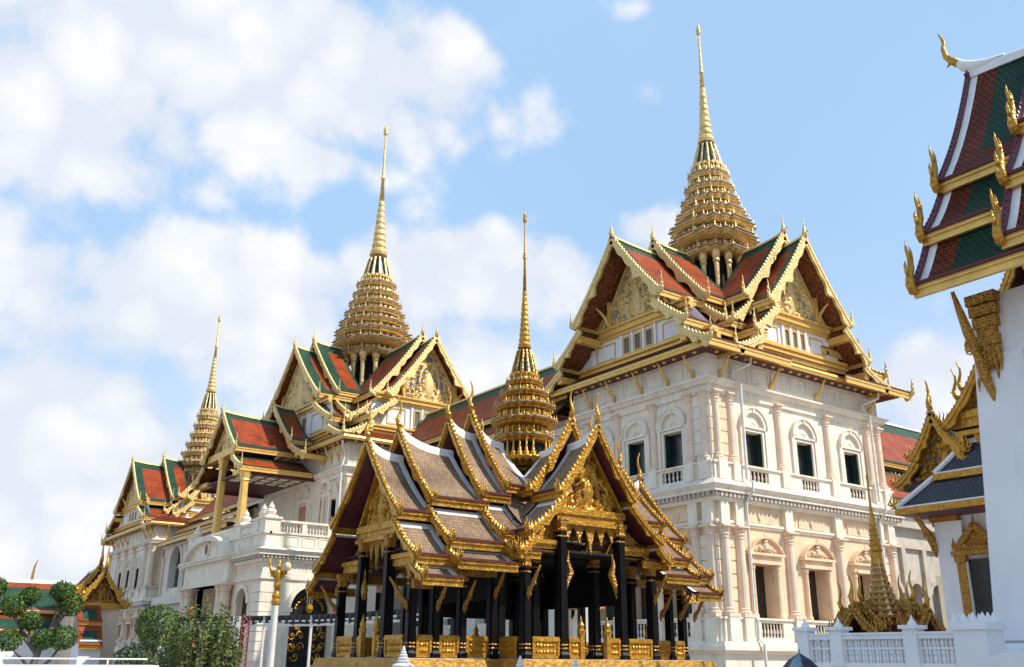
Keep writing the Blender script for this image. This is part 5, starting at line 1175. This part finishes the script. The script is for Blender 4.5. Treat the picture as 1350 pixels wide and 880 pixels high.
def shrine():
    c = (13.95, 9.18); cx, cy = c; k = .835
    t = thing('gilded_shrine', 'miniature shrine with slender gold spire over a white and orange mosaic bell', 'shrine', (cx, cy, 1.75))
    Z = lambda z: 2+(z-2)*k
    mb = MB(); z0 = 2.42
    prof = [(.30, 1.75), (.30, 2.3), (.20, 2.36), (.17, 2.46), (.25, 2.58), (.31, 2.64)]
    mb.lathe((cx, cy, 0), prof, 16)
    r, z = .35, 2.64
    for i in range(9):
        r2 = r*.855; h = .095
        mb.lathe((cx, cy, z), [(r*.86, 0), (r*1.0, h*.2), (r*1.0, h*.42)], 16, 0); mb.lathe((cx, cy, z+h*.42), [(r*1.03, 0), (r*1.05, h*.08), (r*.9, h*.16)], 16, 1); mb.lathe((cx, cy, z), [(r*.9, h*.56), (r2*.88, h)], 16, 0)
        for q in range(14): a = q/14*2*math.pi; s = r*.16; mb.lathe((cx+math.cos(a)*r*.95, cy+math.sin(a)*r*.95, z+h*.5), [(s, 0), (s*.8, .02), (.002, .075)], 4, 1 if q % 3 == 0 else 0)
        r, z = r2, z+h
    mb.build('spire_bell', ['mosaic', 'gold_pale'], t)
    mb = MB(); prof = [(r*1.1, z), (r*.95, z+.2)]; zt = 5.35
    for i in range(9):
        f = i/9; rr = r*.85*(1-f)**1.1+.018; zz = z+.2+.75*f; prof += [(rr, zz), (rr*1.25, zz+.03), (rr*.95, zz+.06)]
    prof += [(.02, z+1.0), (.016, 4.9), (.024, 4.93), (.010, 5.0), (.006, 5.55), (.001, 5.65)]
    mb.lathe((cx, cy, 0), prof, 12); mb.build('spire_cone', 'gold', t, smooth=False)
    st = dict(PV); st.update(border='green', field='orange', bf=.06, bb=.0, vt=[.1, .1], fh=.06, bw=[.07, .07], ts=.06, tooth=.05, nsc=.40, asc=.42, ridge_h=.05, ridge_w=.03, ridge='gold_dark', board='gold_dark', bt=.04, th=.03)
    for d in (((-1, 0), (0, 1)), ((1, 0), (0, 1)), ((0, -1), (1, 0)), ((0, 1), (1, 0))):
        gable(t, *d, c, .80, .1, [(0, 2.74, .30, 2.42), (.27, 2.36, .55, 2.16)], st, True, .05); gable(t, *d, c, .58, .1, [(0, 2.84, .32, 2.50), (.29, 2.42, .58, 2.22)], st, True, .05)
        fr = Fr(c, *d); mb = MB(); mb.fbox(fr, .1, .62, -.3, .3, 1.75, 2.25); mb.build('body', 'mosaic', t)
shrine()

# ------------------------------------------------------------------ red-roofed range far behind the nearest tower
def back_range():
    t = thing('rear_hall', 'red roofed palace range seen behind the nearest tower on its right', 'palace wing', (58, 30, 0))
    st = dict(GA); st.update(fh=.3, ridge='ridge')
    p = [(0, 17.6, 2.7, 13.9), (2.4, 13.5, 4.2, 11.2)]
    gable(t, (1, 0), (0, 1), (57.5, 36.0), 6, -8.5, p, st, orn=False, boards=False, drop=0)
    gable(t, (0, -1), (1, 0), (63.0, 36.0), 14, 0, p, st, orn=False, boards=False, drop=0)
    fr = Fr((0, 32.4), (0, -1), (1, 0)); f2 = Fr((59.4, 0), (-1, 0), (0, 1))
    for f, b0, b1, cs in ((fr, 49, 59.4, (50.6, 52.8, 55, 57.2)), (f2, 22, 32.4, (30.2, 28, 25.8))):
        mb = MB(); wall_holes(mb, f, 0, b0, b1, 0, 11.2, [(b-.6, b+.6, 2.6, 6.4, True) for b in cs], .4); mb.build('wall', 'grey_stucco', t)
        mb = MB(); mb.fbox(f, 0, .4, b0, b1, 9.6, 10.0); mb.fbox(f, 0, .2, b0, b1, 8.4, 8.6)
        for b in cs: mb.fbox(f, 0, .2, b-1.25, b-.85, 0, 8.4); arch_ring(mb, f, 0, .14, b, 5.8, .6, .85, 12)
        mb.build('mouldings', 'grey_stucco', t)
        mb = MB(); 
        for b in cs: mb.quad(f(-.38, b-.6, 2.6), f(-.38, b+.6, 2.6), f(-.38, b+.6, 6.4), f(-.38, b-.6, 6.4))
        mb.build('window_backing', 'grey_stucco', t)
    mb = MB(); mb.fbox(lambda a, b, z: Vector((b, 29.0-a, z)), -.3, .3, 50, 57, 0, 6.0); mb.fbox(lambda a, b, z: Vector((b, 29.0-a, z)), -.4, .5, 50, 57, 6.0, 6.5); mb.build('side_wall', 'white', t)
    inst(ME['naga'], t, FM((-1, 0), (0, 1), (49.2, 32.0, 13.6), 1.3), 'naga_finial')
back_range()

# ------------------------------------------------------------------ left distance: monastery roofs
def left_temple():
    t = thing('cloister_roof', 'long low green roofed cloister with white ridge behind the pruned tree', 'cloister', (8, 84, 0))
    st = dict(border='orange', field='green', bf=0, bb=0, vt=[.22, .25], vb=.12, fh=.2, fascia='gold_band', drip='ridge', soffit='maroon', ridge_h=.28, ridge_w=.2, ridge='ridge', sag=.03, th=.1)
    gable(t, (1, 0), (0, 1), (6, 86), 12.9, -22, [(0, 7.6, 2.4, 5.2), (2.2, 4.9, 3.8, 3.7)], st, orn=False, boards=False, drop=0)
    mb = MB(); mb.box(-15, 18.8, 82.8, 89, 0, 3.7); mb.build('wall', 'plaster', t)
    mb = MB(); mb.tube([(13.6, 86, 7.7), (13.65, 86, 8.7), (13.8, 85.9, 9.3)], [.12, .08, .02], 6); mb.build('chofa', 'gold', t)
    t = thing('gable_hall', 'small golden gabled temple porch at the far left of the palace', 'temple porch', (17.3, 79, 0))
    st = dict(PV); st.update(field='redtile', border='ridge', bw=[.34, .3], nsc=1.0, asc=1.55, ts=.25, tooth=.12, bt=.1, fh=.25, vt=[.04, .1])
    p = [(0, 8.1, 1.3, 6.4), (1.2, 6.2, 1.9, 5.6)]
    gable(t, (0, -1), (1, 0), (17.3, 82), 4.5, 0, p, st, True, .4); gable(t, (0, -1), (1, 0), (17.3, 83.5), 4.0, 0, [(0, 8.7, 1.4, 6.8), (1.3, 6.6, 2.1, 5.9)], st, True, .4)
    fr = Fr((17.3, 82), (0, -1), (1, 0)); pediment(t, fr, 3.9, 1.1, 5.7, 7.5, 'maroon', 'gold_dark', 31, 16, .1, 3)
    mb = MB(); mb.fbox(fr, 3.6, 4.1, -1.7, 1.7, 5.3, 5.7); mb.build('gable_beam', 'gold', t)
    mb = MB(); mb.box(15.7, 18.9, 78.2, 84, 0, 5.3); mb.build('wall', 'pink', t)
    t = thing('lower_roof', 'orange and green lower roof tucked against the far palace tower', 'roof', (16.6, 76, 0))
    gable(t, (1, 0), (0, 1), (16.6, 78), .75, -.9, [(0, 5.6, 1.6, 4.3), (1.5, 4.0, 2.7, 2.6)], dict(st, border='orange', field='green', bf=.3, bb=.3, vt=[.2, .2], vb=.15), orn=False, boards=False, drop=0)
    mb = MB(); mb.box(15.8, 17.3, 75.6, 80, 0, 3.0); mb.build('wall', 'plaster', t)
left_temple()

# ------------------------------------------------------------------ plants
def leaves(mb, c, rad, n, size, seed, shell=.55, aspect=.5, mi=0):
    r_ = random.Random(seed); c = Vector(c)
    for _ in range(n):
        d = Vector((r_.gauss(0, 1), r_.gauss(0, 1), r_.gauss(0, 1))).normalized()
        f = shell+(1-shell)*r_.random()**.6
        f *= 1+.16*noise.noise(d*2.3+Vector((seed, 0, 0)))
        p = c+Vector((d.x*rad[0], d.y*rad[1], d.z*rad[2]))*f
        u = (d.cross(Vector((r_.gauss(0, 1), r_.gauss(0, 1), r_.gauss(0, 1))))).normalized(); v = (d*r_.uniform(-.2, 1)+u.cross(d)*r_.uniform(-1, 1)).normalized()
        s = size*r_.uniform(.6, 1.4)
        mb.quad(p-u*s*aspect, p+v*s, p+u*s*aspect, p-v*s*.8, mi)
def topiary(label, c, rad, zc, seed, n=1700, size=.045):
    t = thing('topiary', label, 'topiary', (c[0], c[1], 0), 'clipped round bushes')
    mb = MB(); leaves(mb, (c[0], c[1], zc), rad, n, size, seed, .82); mb.build('crown', 'leaf', t)
    mb = MB(); mb.tube([(c[0], c[1], 0), (c[0]+.03, c[1], zc*.5), (c[0], c[1], zc)], [.07, .06, .05], 7)
    for a in range(5): mb.tube([(c[0], c[1], zc-rad[2]*.7), (c[0]+rad[0]*.6*math.cos(a*1.26), c[1]+rad[1]*.6*math.sin(a*1.26), zc+rad[2]*.2)], [.04, .015], 5)
    mb.build('trunk', 'bark', t)
topiary('clipped round topiary ball standing behind the feathery bush', (8.1, 28.9), (.62, .62, .58), 2.80, 3, 2600)
topiary('low clipped dome of a bush left of the feathery bush', (7.75, 29.3), (.66, .66, .45), 1.88, 4, 1500)
def bush():
    t = thing('flowering_bush', 'loose feathery green bush with a few orange flowers near the lamp post', 'bush', (4.96, 15.21, 0))
    r_ = random.Random(11); st = MB(); lf = MB(); fl = MB(); tips = []
    for i in range(190):
        a = r_.uniform(0, 2*math.pi); rr = .64*math.sqrt(r_.random()); top = Vector((4.96+math.cos(a)*rr, 15.21+math.sin(a)*rr, 2.86-1.0*rr**1.6+r_.uniform(-.5, .06)))
        b = Vector((4.96+math.cos(a)*rr*.3, 15.21+math.sin(a)*rr*.3, .2)); m_ = (b+top)/2+Vector((math.cos(a)*.08, math.sin(a)*.08, .1))
        st.tube([b, m_, top], [.012, .008, .003], 4); tips.append(top)
        for k in range(95):
            f = r_.uniform(.35, 1.02); p = b.lerp(m_, f*2) if f < .5 else m_.lerp(top, min(1.04, f*2-1))
            d = Vector((r_.gauss(0, 1), r_.gauss(0, 1), r_.gauss(.15, .7))).normalized(); u = d.cross(Vector((r_.gauss(0, 1), r_.gauss(0, 1), 1))).normalized()
            s = r_.uniform(.045, .085); lf.quad(p, p+d*s*.5+u*s*.2, p+d*s, p+d*s*.5-u*s*.2)
    st.build('stems', 'bark', t); lf.build('foliage', 'leaf2', t)
    for k in (21, 77):
        p = tips[k]
        for q in range(7): d = Vector((r_.gauss(0, 1), r_.gauss(0, 1), r_.gauss(.3, 1))).normalized()*.05; fl.quad(p, p+d+Vector((.015, 0, 0)), p+d*1.5, p+d-Vector((.015, 0, 0)))
    fl.build('flowers', 'flower', t)
bush()
def cloud_tree():
    t = thing('cloud_pruned_tree', 'tree pruned into separate round leaf pads on bare crooked branches', 'tree', (5.95, 34.5, 0))
    pads = [((4.50, 34.7, 4.02), .34), ((5.10, 34.6, 3.47), .43), ((5.50, 34.5, 3.78), .33), ((5.62, 34.5, 3.00), .36), ((6.42, 34.4, 3.95), .40), ((6.72, 34.4, 3.52), .44), ((5.10, 34.6, 2.42), .43), ((6.10, 34.4, 2.46), .38), ((6.66, 34.35, 2.50), .46)]
    base = Vector((5.95, 34.5, 0))
    tr = MB(); tr.tube([base, base+Vector((.03, 0, .9)), base+Vector((-.03, 0, 1.7)), base+Vector((.12, 0, 2.3)), base+Vector((.35, 0, 2.9)), base+Vector((.65, -.05, 3.3))], [.16, .13, .11, .09, .07, .04], 8)
    tr.build('trunk', 'bark', t)
    for i, (c, r) in enumerate(pads):
        mb = MB(); leaves(mb, c, (r, r, r*.85), 1300, .045, 40+i, .66); mb.build('leaf_pad', 'leaf3', t)
        s = base+Vector((0, 0, 1.4 if c[2] < 3 else 2.0)); c_ = Vector(c)
        mb = MB(); k = s.lerp(c_, .5)+Vector((.10*(-1)**i, 0, -.12)); mb.tube([s, k, c_+Vector((0, 0, -r*.3))], [.07, .05, .03], 6); mb.build('branch', 'bark', t)
cloud_tree()

# ------------------------------------------------------------------ small things in front
def lamp_post():
    x, y = 8.2, 20.42
    t = thing('lamp_post', 'white lamp post topped by a golden winged bird figure holding a globe', 'lamp post', (x, y, 0))
    mb = MB(); mb.lathe((x, y, 0), [(.16, 0), (.16, .3), (.10, .4), (.085, .5), (.072, 3.08)], 14); mb.build('pole', 'pipe', t, smooth=False)
    mb = MB(); mb.lathe((x, y, 3.06), [(.075, 0), (.10, .03), (.10, .10), (.075, .14), (.10, .19), (.085, .24), (.055, .30), (.05, .38)], 12); mb.build('collar', 'gold', t)
    # winged figure: legs, skirted body, chest, head with beak, raised wings
    fr = lambda a, b, z: Vector((x+rt.x*b-math.cos(YAW)*a, y+rt.y*b-math.sin(YAW)*a, z))
    mb = MB(); mb.tube([fr(0, 0, 3.38), fr(.01, 0, 3.52), fr(.02, 0, 3.64), fr(.03, 0, 3.76), fr(.03, .01, 3.83)], [.055, .075, .065, .085, .05], 9)
    mb.tube([fr(.03, .01, 3.80), fr(.04, .02, 3.88), fr(.08, .03, 3.92), fr(.14, .04, 3.90)], [.045, .05, .035, .005], 7)
    mb.tube([fr(.03, .02, 3.9), fr(.02, .02, 3.98), fr(.02, .02, 4.06)], [.03, .02, .004], 6)
    mb.tube([fr(-.04, 0, 3.5), fr(-.12, 0, 3.42), fr(-.17, 0, 3.34)], [.04, .04, .01], 6); mb.build('bird_figure', 'gold', t, smooth=True)
    for s in (-1, 1):
        mb = MB()
        for k in range(5):
            o = .03*k; mb.tube([fr(0, s*.06, 3.76-o), fr(-.02, s*(.16-.01*k), 3.82-o), fr(-.03, s*(.22-.012*k), 3.98-o*2.4), fr(-.03, s*(.20-.01*k), 4.12-o*3.2)], [.03, .03, .022, .004], 5)
        mb.build('wing', 'gold', t, smooth=True)
    mb = MB(); mb.lathe(fr(.02, .20, 3.90), [(.01, -.10), (.06, -.08), (.085, 0), (.065, .065), (.01, .095)], 12); mb.build('globe', 'cream', t, smooth=True)
    mb = MB(); mb.tube([fr(.02, .06, 3.72), fr(.02, .15, 3.72), fr(.02, .2, 3.80)], .014, 5); mb.build('lamp_arm', 'gold', t)
lamp_post()
def stupa_post(name_label, u_xy, ztop):
    x, y = u_xy; t = thing('stupa_post', name_label, 'stone post', (x, y, 0), 'white posts along the pavilion wall')
    z = ztop
    mb = MB(); mb.lathe((x, y, 0), [(.20, 0), (.20, z-.62), (.24, z-.58), (.20, z-.5), (.17, z-.40)], 14); mb.build('post', 'plaster', t)
    mb = MB(); pf = [(.19, z-.40), (.20, z-.34), (.13, z-.30)]
    for i in range(5): r = .125*(1-i/5.5); pf += [(r*.75, z-.29+.05*i), (r, z-.27+.05*i), (r*.8, z-.25+.05*i)]
    pf += [(.02, z-.03), (.003, z)]; mb.lathe((x, y, 0), pf, 14); mb.build('finial', 'plaster', t)
stupa_post('white stupa topped post below the left gable of the open pavilion', (8.83, 15.69), 2.20)
stupa_post('white stupa topped post below the middle of the open pavilion', (10.62, 14.53), 2.05)
stupa_post('white stupa topped post right of the pavilion steps', (11.42, 13.92), 2.02)
t = thing('front_wall', 'low white wall with a pale pipe rail at the bottom left corner', 'wall', (0, 13.5, 0))
mb = MB(); mb.box(-6, 3.72, 13.35, 13.75, 0, 1.83); mb.box(-6, 3.80, 13.28, 13.82, 1.83, 1.87); mb.build('wall', 'plaster', t)
mb = MB(); mb.tube([(-6, 13.5, 1.945), (3.7, 13.5, 1.945)], .011, 6)
for x in (-2, .6, 1.9, 3.2): mb.tube([(x, 13.5, 1.865), (x, 13.5, 1.945)], .010, 6)
mb.build('pipe_rail', 'pipe', t)
def barrier():
    t = thing('crowd_barrier', 'pipe barrier hung with black scalloped bunting in front of the palace', 'barrier', (20.2, 40, 0))
    pts = [(16.2, 57.0, 4.0), (19.0, 48.6, 3.95), (19.8, 44.5, 3.9), (20.2, 40, 3.9), (20.5, 34, 3.95), (20.8, 29, 4.1), (21, 25, 4.15)]
    mb = MB(); mb.tube([(p[0], p[1], p[2]-.45) for p in pts], .06, 6); mb.tube([(p[0], p[1], p[2]-.25) for p in pts], .05, 6); mb.build('rail', 'pipe', t)
    for i in range(0, 7):
        mb = MB(); p = pts[i]; mb.tube([(p[0], p[1], 0), (p[0], p[1], p[2])], .07, 6); mb.build('upright', 'pipe', t)
    mb = MB(); r_ = random.Random(3)
    for i in range(len(pts)-1):
        A, B = Vector(pts[i]), Vector(pts[i+1]); L = (B-A).length; n = int(L/.55)
        for k in range(n):
            p, q = A.lerp(B, k/n), A.lerp(B, (k+1)/n); m_ = 8
            for j in range(m_):
                f0, f1 = j/m_, (j+1)/m_; d0, d1 = .06+.34*math.sin(math.pi*f0)**.7*(.8+.4*((k*7+i) % 5)/5), .06+.34*math.sin(math.pi*f1)**.7*(.8+.4*((k*7+i) % 5)/5)
                a, b = p.lerp(q, f0), p.lerp(q, f1); o0, o1 = .08*math.sin(f0*9), .08*math.sin(f1*9)
                mb.hexa([(a.x-.05+o0, a.y, a.z-d0), (a.x+.03+o0, a.y, a.z-d0), (b.x+.03+o1, b.y, b.z-d1), (b.x-.05+o1, b.y, b.z-d1), (a.x-.04, a.y, a.z+.03), (a.x+.04, a.y, a.z+.03), (b.x+.04, b.y, b.z+.03), (b.x-.04, b.y, b.z+.03)])
    mb.build('bunting', 'iron', t)
barrier()
t = thing('lattice_stand', 'red lattice stand with a white panel left of the lamp post', 'stand', (11.0, 29.0, 0))
def fL(a, b, z): return Vector((10.75+rt.x*b-math.cos(YAW)*a, 29.3+rt.y*b-math.sin(YAW)*a, z))
mb = MB()
for b in (0, .22): mb.fbox(fL, -.02, .02, b-.02, b+.02, 0, 3.15)
for i in range(12):
    z = .2+.25*i; mb.tube([fL(0, 0, z), fL(0, .22, z+.25)], .012, 4); mb.tube([fL(0, .22, z), fL(0, 0, z+.25)], .012, 4)
mb.build('lattice', 'red_paint', t)
mb = MB(); mb.fbox(fL, -.03, .03, -.30, -.06, 0, 3.15); mb.build('panel', 'plaster', t)
t = thing('umbrella', 'dark purple umbrella with a pale blue panel beside the white balustrade', 'umbrella', (9.5, 7.42, 0))
mb = MB(); mb2 = MB(); ctr = Vector((9.50, 7.42, 1.99)); n = 8; tip = ctr+Vector((0, 0, .10))
for i in range(n):
    a0, a1 = 2*math.pi*i/n, 2*math.pi*(i+1)/n
    P0, P1 = [ctr+Vector((.24*math.cos(a), .24*math.sin(a), -.10)) for a in (a0, a1)]; M0, M1 = [ctr+Vector((.13*math.cos(a), .13*math.sin(a), .02)) for a in (a0, a1)]
    b_ = mb2 if i in (4,) else mb
    b_.tri(tip, M0, M1); b_.quad(M0, P0, P1, M1)
mb.build('canopy', 'purple_cloth', t); mb2.build('canopy_panel', 'cyan_cloth', t)
mb = MB(); mb.tube([(9.5, 7.42, 0), (9.5, 7.42, 2.13)], .012, 6); mb.build('pole', 'grey_metal', t)
